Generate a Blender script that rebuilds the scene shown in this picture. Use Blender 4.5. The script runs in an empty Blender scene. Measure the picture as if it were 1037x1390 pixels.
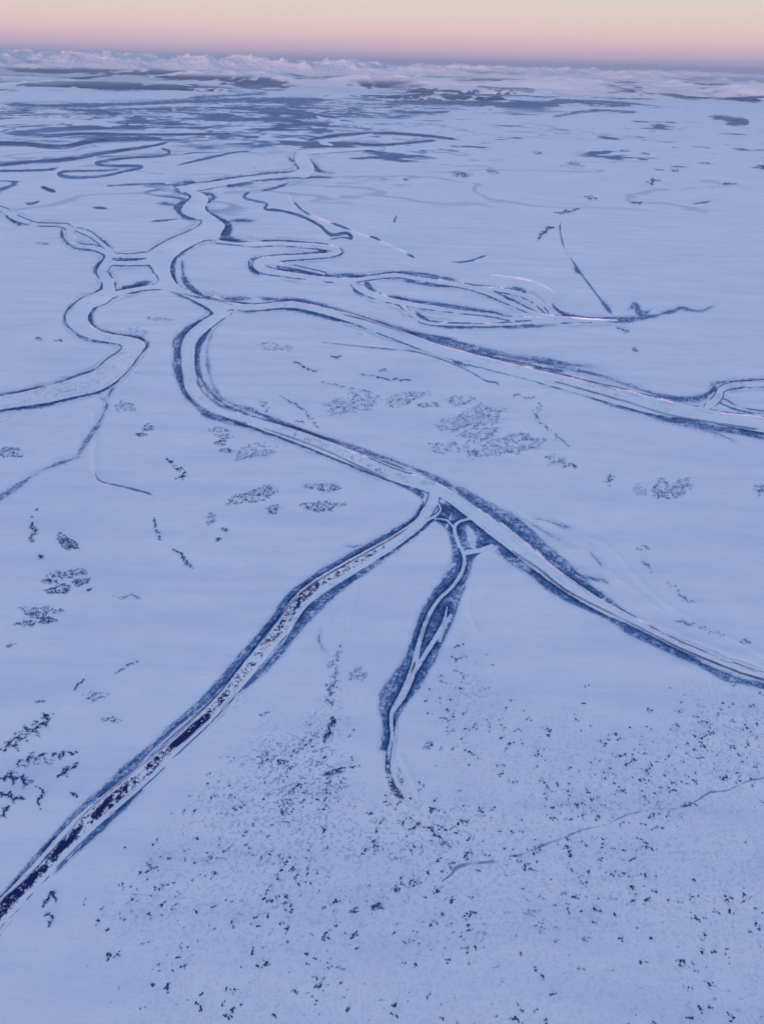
import bpy, math, random
import numpy as np
R = math.radians
random.seed(7); RNG = np.random.default_rng(7)
sc = bpy.context.scene

# ------------------------------------------------------------------ camera
# photograph measured in its own pixels (1037 x 1390); focal length in those pixels
PW, PH, FOC = 1037.0, 1390.0, 1040.0
ALT = 1000.0                      # flying height in metres
PITCH = math.atan((695 - 91) / FOC)
ROLL = R(1.35)
cam_d = bpy.data.cameras.new('camera'); cam = bpy.data.objects.new('camera', cam_d)
sc.collection.objects.link(cam); sc.camera = cam
cam_d.sensor_fit = 'HORIZONTAL'; cam_d.sensor_width = 36; cam_d.lens = 36 * FOC / PW
cam_d.clip_start = 1; cam_d.clip_end = 1e6
cp, sp = math.cos(PITCH), math.sin(PITCH)
FWD = np.array([0, cp, -sp]); UP0 = np.array([0, sp, cp]); RT0 = np.array([1., 0, 0])
RT = RT0 * math.cos(ROLL) - UP0 * math.sin(ROLL) * -1
UP = np.cross(RT, FWD)
from mathutils import Matrix, Vector
m = Matrix([[RT[0], UP[0], -FWD[0], 0], [RT[1], UP[1], -FWD[1], 0], [RT[2], UP[2], -FWD[2], ALT], [0, 0, 0, 1]])
cam.matrix_world = m

# ------------------------------------------------------------------ world, sun, exposure
SUN_EL, SUN_AZ = R(2.0), R(200)   # azimuth measured clockwise from +Y (the view direction)
w = bpy.data.worlds.new('World'); sc.world = w; w.use_nodes = True
nt = w.node_tree; N = nt.nodes; L = nt.links; N.clear()
out = N.new('ShaderNodeOutputWorld'); bg = N.new('ShaderNodeBackground')
sky = N.new('ShaderNodeTexSky'); sky.sky_type = 'NISHITA'; sky.sun_disc = False
sky.sun_elevation = SUN_EL; sky.sun_rotation = SUN_AZ; sky.altitude = 1000; sky.dust_density = 1.0; sky.ozone_density = 3
tc = N.new('ShaderNodeTexCoord'); sep = N.new('ShaderNodeSeparateXYZ'); L.new(tc.outputs['Generated'], sep.inputs[0])
asn = N.new('ShaderNodeMath'); asn.operation = 'ARCSINE'; L.new(sep.outputs['Z'], asn.inputs[0])
deg = N.new('ShaderNodeMath'); deg.operation = 'MULTIPLY_ADD'; deg.inputs[1].default_value = 1 / R(20.0); deg.inputs[2].default_value = 0.1
L.new(asn.outputs[0], deg.inputs[0])
ramp = N.new('ShaderNodeValToRGB'); L.new(deg.outputs[0], ramp.inputs[0])
def s2l(c):
    return tuple(((v / 255) / 12.92 if v / 255 < .04045 else ((v / 255 + .055) / 1.055) ** 2.4) for v in c)
stops = [(-2, (150, 168, 222)), (-0.3, (205, 182, 217)), (0.3, (230, 191, 210)), (1.1, (241, 196, 200)), (2.1, (246, 206, 193)), (3.0, (234, 211, 194)),
         (4.1, (224, 214, 200)), (5.4, (214, 212, 212)), (9, (214, 220, 248)), (17, (194, 213, 255))]
cr = ramp.color_ramp
while len(cr.elements) < len(stops): cr.elements.new(0.5)
for e, (d, c) in zip(cr.elements, stops):
    e.position = d / 20 + 0.1; e.color = (*s2l(c), 1)
cr.interpolation = 'B_SPLINE' if False else 'EASE'
skm = N.new('ShaderNodeMix'); skm.data_type = 'RGBA'; skm.blend_type = 'MULTIPLY'; skm.inputs[0].default_value = 1
skm.inputs[7].default_value = (1.72, 1.74, 2.25, 1); L.new(sky.outputs[0], skm.inputs[6])
scl = N.new('ShaderNodeVectorMath'); scl.operation = 'SCALE'; scl.inputs['Scale'].default_value = 10.0; L.new(ramp.outputs[0], scl.inputs[0])
mr = N.new('ShaderNodeMapRange'); mr.inputs[1].default_value = R(9); mr.inputs[2].default_value = R(55); mr.inputs[3].default_value = 0; mr.inputs[4].default_value = 0.55
L.new(asn.outputs[0], mr.inputs[0])
mx = N.new('ShaderNodeMix'); mx.data_type = 'RGBA'
L.new(mr.outputs[0], mx.inputs[0]); L.new(scl.outputs[0], mx.inputs[6]); L.new(skm.outputs[2], mx.inputs[7])
L.new(mx.outputs[2], bg.inputs[0]); bg.inputs[1].default_value = 0.1
L.new(bg.outputs[0], out.inputs[0])
sd = bpy.data.lights.new('sun', 'SUN'); sun = bpy.data.objects.new('sun', sd); sc.collection.objects.link(sun)
sd.energy = 5.0; sd.angle = R(0.5); sd.color = (1.0, 0.50, 0.43)
dirv = Vector((math.sin(SUN_AZ) * math.cos(SUN_EL), math.cos(SUN_AZ) * math.cos(SUN_EL), math.sin(SUN_EL)))
sun.rotation_euler = dirv.to_track_quat('Z', 'Y').to_euler()
sc.view_settings.view_transform = 'Standard'; sc.view_settings.look = 'None'; sc.view_settings.gamma = 1; sc.view_settings.exposure = 0.16
sc.view_settings.use_curve_mapping = False

# ------------------------------------------------------------------ helpers
def rays(u, v):
    x = (u - PW / 2) / FOC; y = -(v - PH / 2) / FOC
    return (RT[0] * x + UP[0] * y + FWD[0], RT[1] * x + UP[1] * y + FWD[1], RT[2] * x + UP[2] * y + FWD[2])
def unproject(u, v, z=0.0):
    dx, dy, dz = rays(np.asarray(u, float), np.asarray(v, float))
    t = (ALT - z) / -dz
    return dx * t, dy * t, t
def h2(ix, iy, s):
    n = (ix.astype(np.int64) * 374761393 + iy.astype(np.int64) * 668265263 + s * 144665) & 0xffffffff
    n = ((n ^ (n >> 13)) * 1274126177) & 0xffffffff
    n = (n ^ (n >> 16)) * 2246822519 & 0xffffffff
    return ((n ^ (n >> 15)) & 0xffff).astype(np.float32) / 65535.0
def vnoise(x, y, s=0):
    ix = np.floor(x); iy = np.floor(y); fx = x - ix; fy = y - iy
    fx = fx * fx * (3 - 2 * fx); fy = fy * fy * (3 - 2 * fy)
    a = h2(ix, iy, s); b = h2(ix + 1, iy, s); c = h2(ix, iy + 1, s); d = h2(ix + 1, iy + 1, s)
    return ((a + (b - a) * fx) * (1 - fy) + (c + (d - c) * fx) * fy).astype(np.float32)
def fbm(x, y, lam, octs=4, s=0, gain=0.5):
    r = 0; a = 1; t = 0
    for k in range(octs):
        ca, sa = math.cos(k * 1.1 + s), math.sin(k * 1.1 + s)
        r = r + a * vnoise((x * ca - y * sa) / lam + 17.3 * k, (x * sa + y * ca) / lam + 5.1 * k, s * 7 + k); t += a; a *= gain; lam /= 2.03
    return r / t
def sstep(a, b, x):
    t = np.clip((x - a) / (b - a), 0, 1); return t * t * (3 - 2 * t)
def catmull(P, n=6):
    P = np.array(P, float)
    if len(P) < 3: return P
    Q = np.vstack([2 * P[0] - P[1], P, 2 * P[-1] - P[-2]]); o = []
    for i in range(1, len(Q) - 2):
        for t in np.arange(n) / n:
            o.append(0.5 * ((2 * Q[i]) + (Q[i + 1] - Q[i - 1]) * t + (2 * Q[i - 1] - 5 * Q[i] + 4 * Q[i + 1] - Q[i + 2]) * t * t + (3 * Q[i] - Q[i - 1] - 3 * Q[i + 1] + Q[i + 2]) * t ** 3))
    o.append(P[-1]); return np.array(o)

# ------------------------------------------------------------------ ground sampling grid (one sample per photograph pixel, carried on past the frame)
U0, U1, V0, V1, STEP = -230, 1270, 80, 1480, 1.0
us = np.arange(U0, U1 + .1, STEP)
NU = len(us)
# rows follow the tilted horizon: k pixels under it
tanr = math.tan(ROLL)
HOR0 = 91.0
def hor(u): return HOR0 + (u - PW / 2) * tanr
ks = np.concatenate([np.array([5, 5.6, 6.3, 7]), np.arange(8, 140, 0.5), np.arange(140, 1425, 1.0)])
NV = len(ks)
GU, GK = np.meshgrid(us, ks)
GV = GK + hor(GU)
GX, GY, GT = unproject(GU, GV)
PXM = (GT / FOC).astype(np.float32)     # metres across one pixel
def lod(s, c=6.0, octs=3):
    """noise whose grain stays a few pixels wide: blend of fixed ground-space octaves"""
    r = np.zeros(GX.shape, np.float32); W = np.zeros(GX.shape, np.float32)
    for k in range(0, 15):
        lam = 3.0 * 2 ** k; q = np.log2(lam / (c * PXM))
        wt = np.clip(1 - np.abs(q) / octs, 0, 1)
        if wt.max() <= 0: continue
        r += wt * vnoise(GX / lam + k * 3.1, GY / lam + k * 7.7, s * 31 + k); W += wt
    return r / np.maximum(W, 1e-6)
NZ1 = lod(1, 5, 1.6) - .5; NZ2 = lod(2, 16, 2.2) - .5; NZ3 = lod(3, 3.2, 1.3) - .5; NZ4 = lod(4, 40, 2.0) - .5
def sl(x0, x1, y0, y1):
    i0 = int(max(0, x0 - U0)); i1 = int(min(NU, x1 - U0 + 2))
    umid = (x0 + x1) / 2; lo = min(y0 - hor(x0), y0 - hor(x1)); hi = max(y1 - hor(x0), y1 - hor(x1))
    j0 = max(0, np.searchsorted(ks, lo) - 1); j1 = min(NV, np.searchsorted(ks, hi) + 1)
    return slice(j0, j1), slice(i0, i1)
BIG = 99.0
def line_field(F, P, pad=14, jit=0.0, n=6, taper=False):
    """F <- min(F, distance - halfwidth) for the polyline P of (x, y, halfwidth)"""
    C = catmull(P, n)
    if taper:
        sg = np.concatenate([[0], np.cumsum(np.hypot(np.diff(C[:, 0]), np.diff(C[:, 1])))]); e_ = np.minimum(sg, sg[-1] - sg) / (min(14.0, .3 * sg[-1]) + 1e-6)
        t_ = np.clip(e_, 0, 1); C = C.copy(); C[:, 2] = C[:, 2] * t_ - (1 - t_) * 1.6
    for a, b in zip(C[:-1], C[1:]):
        pw = max(a[2], b[2]) + pad
        s = sl(min(a[0], b[0]) - pw, max(a[0], b[0]) + pw, min(a[1], b[1]) - pw, max(a[1], b[1]) + pw)
        u = GU[s]; v = GV[s]
        if u.size == 0: continue
        dx, dy = b[0] - a[0], b[1] - a[1]
        t = np.clip(((u - a[0]) * dx + (v - a[1]) * dy) / (dx * dx + dy * dy + 1e-9), 0, 1)
        d = np.hypot(u - a[0] - t * dx, v - a[1] - t * dy) - (a[2] + (b[2] - a[2]) * t)
        if jit: d = d + jit * (NZ1[s] * 1.2 + NZ2[s]) 
        F[s] = np.minimum(F[s], d)
    return F
def poly_field(F, P, pad=14, n=4):
    P = np.array(P, float)
    C = catmull(np.vstack([P, P[:1]]), n)
    s = sl(C[:, 0].min() - pad, C[:, 0].max() + pad, C[:, 1].min() - pad, C[:, 1].max() + pad)
    u = GU[s]; v = GV[s]; dm = np.full(u.shape, BIG); ins = np.zeros(u.shape, bool)
    for a, b in zip(C[:-1], C[1:]):
        dx, dy = b[0] - a[0], b[1] - a[1]
        t = np.clip(((u - a[0]) * dx + (v - a[1]) * dy) / (dx * dx + dy * dy + 1e-9), 0, 1)
        dm = np.minimum(dm, np.hypot(u - a[0] - t * dx, v - a[1] - t * dy))
        if b[1] != a[1]:
            ins ^= ((a[1] > v) != (b[1] > v)) & (u < (b[0] - a[0]) * (v - a[1]) / (b[1] - a[1]) + a[0])
    F[s] = np.minimum(F[s], np.where(ins, -dm, dm)); return F
def new(): return np.full(GX.shape, BIG, np.float32)

# ------------------------------------------------------------------ tracing of the river (photograph pixels -> points on the plain)
POLYS = [
 # wide trunk of the river
 [(236,253),(250,259),(260,266),(252,275),(247,283),(252,291),(264,296),(275,299),(270,306),(255,314),(236,322),(218,331),(199,344),(201,354),(208,366),(216,379),(209,386),(202,392),(222,392),(240,397),(258,405),(283,418),(294,430),(304,424),(317,419),(345,421),(345,413),(324,412),(290,405),(256,395),(240,385),(232,372),(231,360),(237,349),(253,337),(277,326),(297,323),(300,316),(305,305),(292,294),(278,284),(283,270),(275,262),(263,258),(262,251)],
 # western bend
 [(152,398),(128,405),(104,415),(91,428),(92,440),(108,454),(135,462),(160,466),(166,471),(160,478),(145,488),(125,504),(84,518),(40,530),(0,538),(-80,552),(-240,575),(-240,600),(-80,572),(0,556),(61,547),(101,538),(132,531),(152,521),(172,504),(184,488),(197,470),(190,461),(175,457),(145,452),(128,445),(119,433),(124,420),(136,409),(152,403)],
 # bend south of the fork
 [(300,424),(285,428),(256,450),(246,471),(246,498),(252,528),(271,552),(304,566),(350,580),(350,569),(334,564),(300,551),(279,534),(266,508),(264,481),(269,460),(292,440),(316,422)],
]
CH = [
 [(505,182,1.5),(470,187,2),(436,192,2.2),(450,196,1.5)], [(520,201,1.5),(497,201,2),(460,203,2.5),(415,206,4),(408,213,8),(414,222,9),(416,231,9),(400,236,4),(379,238,3),(345,241,3),(324,244,3.5),(290,250,4),(262,254,5),(248,257,4)],
 [(233,389,5),(209,389,3),(182,393,2.5),(152,400,4),(138,405,6)],
 [(-230,240,3),(-80,262,3),(0,283,3),(17,293,3.5),(34,300,3),(51,304,1.6),(81,305,1.6),(94,310,4),(97,325,5),(106,333,3),(128,336,3),(146,344,4),(146,355,6),(138,369,6),(146,382,7),(145,399,9),(115,413,9),(97,428,8)],
 [(150,346,3),(175,347.5,2.5),(200,346,4)], [(148,356,3),(175,357,2.5),(204,355,4)],
 [(99,309,1.5),(121,317,3),(138,330,2.5),(152,342,3)],
 # upper eastern channel
 [(294,327,2),(320,330,1.5),(345,331,3),(379,330,2.5),(423,333,3.2),(448,336,3.6),(459,341,3.5),(443,346,3),(412,348,3),(372,351,4),(350,357,6),(357,365,5),(379,370,3.5),(429,377,3),(473,380,2.6),(500,377,2.4),(534,373,2.6),(564,377,2.6),(601,383,2.6),(636,389,3),(666,398,3.5),(695,412,2.5),(738,428,2.5),(788,433,2.2),(836,434.5,1.6)],
 [(362,356,2),(400,362,1.5),(440,371,1.5)],
 [(636,389,2),(670,392,2.5),(700,397,3),(723,406,3),(742,424,1.5)],
 [(478,382,3),(486,390,4),(507,400,4),(534,408,3.5),(564,414,3),(615,421,2.2),(666,427,2),(695,432,2),(745,432,2)],
 [(545,413,2.5),(560,427,2.5),(578,437,2.2),(610,440,1.8),(659,441,1.6),(700,439,2),(745,436,2),(822,435,1.4)],
 # broad eastern channel
 [(290,408,7),(320,415,4.5),(345,417,4),(392,413,4),(429,419,4.5),(463,428,5),(493,437,6),(547,457,7),(581,470,7),(632,485,7.5),(687,499,7.5),(738,512,8),(788,525,9.5),(839,538,11),(889,551,11),(940,560,9),(991,570,8),(1037,578,9),(1150,600,10),(1270,622,12)],
 [(1270,500,4),(1120,512,4),(1037,520,4),(1000,522,3.5),(980,528,4),(974,540,5),(960,553,4)],
 [(940,556,2),(985,562,1.6),(1037,568,2),(1270,602,3)], [(982,545,3),(1010,556,1.5),(1060,563,2)],
 # southern arm
 [(345,573,6.5),(396,590,8),(446,609,9),(490,627,8.5),(534,645,8),(574,657,8),(608,672,8),(639,694,9),(669,717,10),(695,738,9),(721,759,9),(754,783,9.5),(788,806,9),(822,826,7.5),(856,842,6),(889,860,5),(923,877,5),(957,891,5),(991,904,5),(1037,919,5),(1150,950,7),(1270,985,8)],
 [(680,712,3),(707,734,2.6),(738,762,3)],
 # south-western channel
 [(590,668,7),(586,684,7),(578,697,7),(568,711,7),(534,736,8),(497,758,9.5),(463,778,10.5),(429,799,11),(406,819,11),(385,849,11),(365,873,10.5),(345,899,10),(304,948,9),(270,982,10),(236,1013,10.5),(202,1045,12),(162,1079,13),(125,1110,14),(88,1146,14),(54,1183,13),(20,1219,13),(0,1241,14),(-100,1350,18),(-230,1490,24)],
 # thin finger channel
 [(640,703,1.8),(622,709,1.8),(617,718,2.4),(622,737,2.4),(630,754,2.4),(628,774,2.4),(615,795,2.3),(595,815,2.3),(580,840,2.6),(568,876,3.2),(561,909,4.6),(547,943,5),(535,962,3.6),(531,975,2.6),(532,1000,2.2),(528,1020,2),(526,1046,1.6)],
 [(607,824,1),(603,842,2),(594,862,3),(578,887,3),(564,910,3)],
 [(561,712,3),(590,701,1.6),(598,690,1.4),(590,680,2)], [(615,715,1.5),(606,706,1.3),(590,704,1)],
 [(634,750,3.4),(650,747,3),(668,741,2.4)],
]
W_ = {}
# belts of willow scrub along the banks: name -> list of polylines
W_['north bend'] = [
 [(230,240,1.5),(236,246,2.5),(255,247,2),(276,247,1.3)],[(226,252,.8),(240,259,1.4),(256,263,3),(258,269,3.5),(246,275,3.5),(241,282,5),(246,291,3.5),(258,296,1.4),(272,297,1.4),(276,302,1.2),(262,312,2.4),(238,323,2.8),(215,334,2),(199,345,1)],
 [(210,275,1),(232,277,1.6),(246,279,2)],[(262,256,1.4),(272,262,2),(287,264,2.5),(290,268,3),(280,277,2.4),(283,287,3),(297,296,3),(308,304,5),(309,312,7),(303,322,6),(318,326,4),(335,328,1.8),(352,332,1.2)],
 [(305,299,2),(330,299,1.8),(352,299,1)],[(318,317,5),(340,318,1)],
 [(296,329,1.2),(278,325,1.6),(262,333,2),(246,343,2.2),(238,352,2),(234,362,4),(235,372,4.5),(238,384,2),(243,392,4),(255,399,3.5),(275,407,2.4),(305,411,1.8),(345,412,1.6)],
 [(247,347,3),(248,366,3),(252,382,4),(268,396,3),(296,405,2),(345,405,1.5)],
 [(231,395,1.2),(256,405,1.4),(280,418,2),(288,425,4),(276,435,2)],
 [(205,391,1),(182,396,1.8),(160,400,1)],[(352,168,1)][:0] or [(350,247,1),(324,250,1.4),(296,252,1.2)],
 [(342,238,1),(324,239,1.2),(290,245,1),(270,250,1)],
 [(395,206,2),(390,210,2.6),(398,220,2.2),(405,232,1.5),(370,234,1.2),(340,237,.9)],
 [(417,208,2),(422,218,3),(430,228,4),(440,233,2),(465,236,.8)],[(345,246,1.2),(380,242,1.4),(420,240,1.4),(460,240,1)],
]
W_['western bend'] = [
 [(84,300,.8),(84,318,2),(88,326,2),(96,334,2.2),(115,337,1.8),(132,340,1.8),(142,348,2.2),(133,360,3),(130,368,1.8),(138,378,2),(138,388,2.2),(130,397,1.6),(110,407,1.6),(94,418,1.6),(88,430,2.2),(94,444,1.8),(106,455,2),(120,462,1.2),(150,466,1),(165,469,1.4),(167,474,2),(150,486,1.8),(130,500,1.4),(84,516,1.4),(40,528,2),(0,536,2.4),(-100,550,2)],
 [(96,452,3.5),(104,456,3)],[(101,326,1.4),(114,331,2.8),(130,333,1.6)],[(120,314,1.2),(136,324,1.6),(148,334,2.6),(156,340,2.4)],
 [(152,346,1),(155,352,2.4),(175,352,1.7),(198,350,1.6),(203,347,.9)],[(150,361,1),(175,361,1),(200,359,1.4),(209,368,3.4),(211,377,2)],
 [(190,358,3.5),(203,369,3.5)],[(148,362,3),(150,376,2),(155,386,1.6),(160,372,1)],[(154,393,2),(175,389,2.8),(196,384,3.8),(210,380,2)],
 [(150,404,1),(135,413,1.5),(124,423,3),(123,434,5),(130,444,3.5),(145,450,2.2),(160,454,1.5),(178,456,2.4),(192,461,4.5),(200,469,2.2),(190,480,2),(181,492,3.2),(172,505,1.6),(152,522,2.8),(132,533,2.8),(101,540,3),(61,549,4),(30,553,4.5),(0,558,2.5),(-100,576,3)],
 [(165,458,1.2),(185,464,4),(176,461,2)],[(0,288,.8),(12,295,1.6),(24,303,1.4),(40,304,1.8)],[(16,290,1),(34,299,1),(48,305,1)],
 [(131,534,2),(138,541,3),(145,548,4),(141,560,3),(133,576,3.6),(121,594,4.6),(110,611,4.2),(103,621,2.6),(81,629,4),(60,637,2),(45,645,2.2),(26,658,4.5),(10,670,4.6),(-8,682,4),(-100,760,4)],
 [(160,522,2),(150,532,2.4),(145,547,2)],
]
W_['upper eastern channel'] = [
 [(345,326,1.8),(385,327,1.6),(420,329,1.2)],[(405,334,2.5),(430,337,3.6),(440,341,3),(400,345,1.2),(345,351,1.4),(338,357,2.6),(343,366,4),(352,372,3.4),(345,376,2.5)],
 [(362,359,3),(375,357,1.4),(380,365,3),(405,367,2.6),(428,372,1.6),(465,375,2)],[(380,374,1.4),(405,378,1.4)],[(425,353,1),(400,352,1.8),(370,356,2)],[(463,337,1.4),(464,344,1.4),(445,350,1.2)],
 [(440,372,1.2),(475,373,2),(500,377,4.5),(510,374,3),(530,370,1.5),(560,370,1.5),(590,374,2.4),(625,380,1.2)],[(495,379,5),(502,390,4),(512,398,1.5)],
 [(515,377,3),(540,380,2),(575,385,1.4),(620,390,1.2)],[(476,386,2.2),(483,394,2.4),(500,403,1.4)],
 [(522,401,1.4),(545,405,3),(565,410,3),(600,413,1.8),(640,419,1.3),(695,428,1.2)],[(557,418,3.4),(575,419,2.6),(601,421,1.8)],[(557,418,2.5),(572,429,4),(585,438,2),(610,444,1.4),(659,443,1.8),(695,444,1.2),(760,441,1)],
 [(640,387,2.4),(665,392,1.6),(690,404,1.6),(734,427,1.6)],[(660,391,1.2),(690,396,2),(712,401,1.6)],[(640,394,1.2),(668,403,1.6),(700,417,1.3)],[(687,388,1),(710,394,1.2),(728,408,1.4)],
 [(749,404,1.6),(748,412,2.4),(760,422,2.6),(788,431,2.4),(810,433,3),(838,434,4),(860,433,3.4),(885,429,2.2),(916,421,1.6),(925,418,1.8),(950,422,1),(975,412,1)],
 [(849,420,2),(862,416,4),(872,426,4),(888,417,1.5)],[(833,430,1.8),(822,415,1.4),(812,402,1)],[(790,374,1),(782,364,2.4),(779,358,1)],[(774,350,2.6),(768,342,1.6)],
]
W_['eastern channel'] = [
 [(345,403,1.6),(372,406,2.4),(405,407,2),(446,417,1.6),(487,429,1.6),(520,439,2.4),(547,449,4),(580,457,4.4),(610,464,4.4),(645,474,5),(690,483,3.6),(740,492,3.6),(770,500,3),(800,506,3.5),(839,518,2.8),(873,530,2.6),(896,537,3),(923,541,4),(950,539,5),(968,530,4.5),(975,519,3),(1037,515,2.6),(1270,495,4)],
 [(640,469,1.6),(687,479,2.2),(738,487,2.8),(765,494,3.4),(800,497,1.8),(830,505,1)],[(715,497,1),(748,501,2.4),(776,504,3)],[(795,511,2),(830,520,1.4)],
 [(640,480,1),(700,490,1),(735,498,1.6)],
 [(345,422,.9),(392,419,2),(425,425,3.4),(455,433,3.4),(480,440,1.8),(510,448,2.4),(535,458,4),(560,467,3.2),(590,477,3),(625,487,2),(650,493,4.5),(678,500,3.6),(700,508,1.4),(740,518,3.4),(790,532,4),(830,546,5),(868,556,4.4),(905,568,6),(940,576,6.5),(970,582,5),(1005,586,6),(1040,592,6.5),(1270,632,8)],
 [(920,570,2.4),(943,580,2.4),(974,589,2),(995,598,1.4),(1007,606,1)],[(545,464,4),(540,472,2)],[(610,487,1),(622,493,2),(640,498,1)],
 [(982,531,5),(1000,528,2.2),(1037,524,2.6),(1270,506,3)],[(984,540,6),(986,548,4),(1010,557,2.2),(1037,561,2.4),(1270,590,3)],[(930,549,1.6),(950,555,2.4),(984,562,2)],[(988,562,1.6),(1010,567,3.4),(1040,571,5),(1270,604,5)],[(965,545,4),(975,548,3)],
]
W_['southern bend'] = [
 [(290,426,2.4),(262,442,4),(243,458,6),(240,480,5),(240,500,5.5),(246,520,4.5),(254,536,4),(270,553,3),(283,563,5.4),(305,570,4.4),(345,581,3.6),(380,593,4.6),(420,606,5.4),(460,622,5),(500,640,4),(545,657,3),(572,672,5),(566,684,3)],
 [(318,421,2),(345,421,2),(360,419,2.4)],[(294,439,1.8),(280,452,4.4),(270,470,5.6),(267,490,4.6),(272,511,3.4),(288,534,3),(312,553,3.2),(345,566,3)],
 [(295,440,1),(284,462,1.4),(281,480,1.8),(284,505,2.6),(292,528,2.8),(306,544,2.6),(330,553,2.4),(350,560,3),(380,573,3.6),(430,591,3.2),(480,608,3.2),(530,624,3.4),(565,637,3),(600,653,4),(620,664,3)],
]
W_['south-eastern arm'] = [
 [(612,658,3),(640,675,6),(670,694,8),(700,711,10),(728,735,9),(758,762,10),(790,790,8),(820,814,6),(850,834,3),(872,846,1.6)],[(760,775,6),(800,785,4),(822,790,3),(832,800,1.6)],[(700,736,1.6),(722,752,2.8),(744,771,1.4)],
 [(655,722,5),(687,750,9),(707,764,7.5),(731,781,8.5),(754,800,8.5),(778,815,6.5),(805,828,5),(836,842,5.5),(856,857,7),(889,872,6.5),(923,888,7),(957,905,6),(991,921,7.5),(1037,932,7),(1150,962,9),(1270,998,10)],
 [(697,697,.9),(731,717,1.2),(760,733,1.4),(786,745,1.8)],[(714,700,1),(745,708,1.2),(770,716,2.2),(781,719,1.6)],[(796,744,1.6),(810,760,1.6),(822,775,.9)],[(786,768,1.4),(800,778,1.8)],[(884,857,1),(905,865,1.8),(940,879,2.4)],[(1014,912,3),(1037,916,3)],
]
W_['south-western channel'] = [
 [(578,672,4),(566,700,4),(545,716,4.4),(520,730,5),(480,752,5),(452,768,5),(428,784,6),(402,803,7),(383,828,8.5),(362,858,9),(338,885,9),(313,912,8),(288,940,6.5),(262,965,5),(235,987,5.5),(205,1016,4),(170,1047,5),(138,1076,4.5),(124,1088,5),(98,1112,4.5),(60,1154,5),(20,1200,4.5),(-10,1232,4),(-120,1340,6),(-230,1460,8)],
 [(440,776,6),(444,768,4)],
 [(600,690,6),(580,712,3.6),(540,742,4),(505,766,5),(472,791,5),(440,814,7),(416,836,9),(398,862,6),(378,888,5.5),(352,915,4),(324,942,1.8)],[(200,1066,1.2),(170,1094,4.4),(132,1130,4.6),(100,1160,2.2),(70,1190,2)],
 [(424,836,1.6),(436,824,1.4),(450,812,1)],[(450,840,1.6),(460,825,1.2)],[(436,852,2),(433,868,2.2),(438,880,1.8),(449,892,1.2)],[(463,740,3),(485,742,2.4),(500,735,1.4)],[(445,760,1),(480,733,1.4)],
]
FINGER_POLY = [(596,682),(612,684),(640,702),(674,735),(662,745),(645,757),(637,778),(628,808),(616,845),(598,884),(580,920),(562,944),(545,966),(538,986),(534,998),(528,1019),(513,1019),(519,990),(513,962),(516,938),(529,918),(551,888),(564,842),(582,808),(597,788),(611,762),(613,738),(604,718),(590,706)]
SNOWHOLES = [[(634,718,3.5),(640,728,5.5),(642,740,4)],[(596,870,2.5),(604,850,3),(612,835,2.5)],[(610,772,2),(617,765,1.5)],[(648,757,1),(660,749,4),(672,745,3)],[(606,716,.8),(612,700,.8)]]
MEANDERS = [ # far, thin scrub-lined meanders
 [(-230,240,2),(0,223,2.2),(34,220,2),(88,216,2.8),(135,208,2.4),(175,202,2.2),(209,197,1.6),(230,191,1.6),(226,188,1.6)],
 [(209,198,1),(230,205,1.7),(218,211,1.5),(169,214,1.5),(132,220,1.8),(142,224,1.5),(192,225.5,1.8),(169,232,1.3),(135,239,1.3),(95,240,2),(80,236,2.2),(91,232,1.3),(135,231,1),(172,229,1)],
 [(-230,236,1.4),(0,231.5,1.3),(61,230,1.5),(78,227,2.4),(82,222,2)],[(50,251,1.6),(64,256,2.4),(82,262,1.4)],[(104,241,2.6),(112,245,3)],[(132,252,.8),(180,250,.8),(236,248,1.1)],
 [(233,226,.7),(260,219,1.2),(287,213,1.4),(320,206,1.1),(350,205,1)],[(-200,200,3),(0,194,3),(67,198,3),(90,198,3),(132,190,3.2),(202,187,2.4),(230,190,1.8)],[(0,180,2),(60,183,1.6),(120,181,2),(200,182,1.4),(330,181,1.8)],
 [(30,273,2),(42,276,1.6),(60,270,.8)],[(120,281,1),(140,282,1.4),(150,284,.8)],[(135,264,1),(155,266,1)],[(350,258,1),(335,262,1.4),(332,268,1.6),(345,272,1),(362,276,1.4),(360,283,1.3),(379,285,1.6),(406,292,1.5),(433,305,1.6),(449,318,2.2),(470,316,2),(477,323,1.8),(462,322,.8),(440,326,.8)],
 [(345,261,1.4),(375,254,1.4),(392,247,1.4),(390,241,1.4)],[(345,299,1.4),(357,301,1.2)],[(360,308,.9),(374,306,.8)],[(195,301,.7),(220,299,1.1),(250,296,.7)],
 [(506,240,.8),(520,236,.9)],[(400,200,1.5),(430,198,1.6),(470,198,1.5),(500,204,1.5),(530,208,1.4),(560,210,1)],[(410,193,2),(425,188,1.8),(460,183,2),(520,180,1.8),(580,184,1.8),(630,190,1)],[(430,196,1.8),(470,194,2.2),(520,196,1.6),(600,189,1.4)],
 [(608,355,.7),(630,355,.8),(649,350,1),(664,344,1.2),(664,340,1)],[(932,276,1),(950,275,1),(974,271,1)],[(763,292,.5),(760,310,.7),(764,330,.7),(770,343,.8)],[(770,343,.8),(788,370,.8),(815,406,.8),(834,430,1.2)],
 [(540,290,1),(535,300,1),(539,298,1.4)],[(428,463,.2),(470,468,.3),(530,474,.35),(562,477,.4),(595,486,.4),(630,500,.4),(660,517,.5),(675,520,.5),(680,534,.4)],
 [(128,633,.4),(135,652,.6),(169,661,.7),(202,670,1.1),(212,679,1.2)],
]
CREEK = [(600,1197,1),(613,1187,1.6),(620,1178,3),(640,1173,1.2),(672,1170,2.5)] # crack line near the bottom
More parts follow.
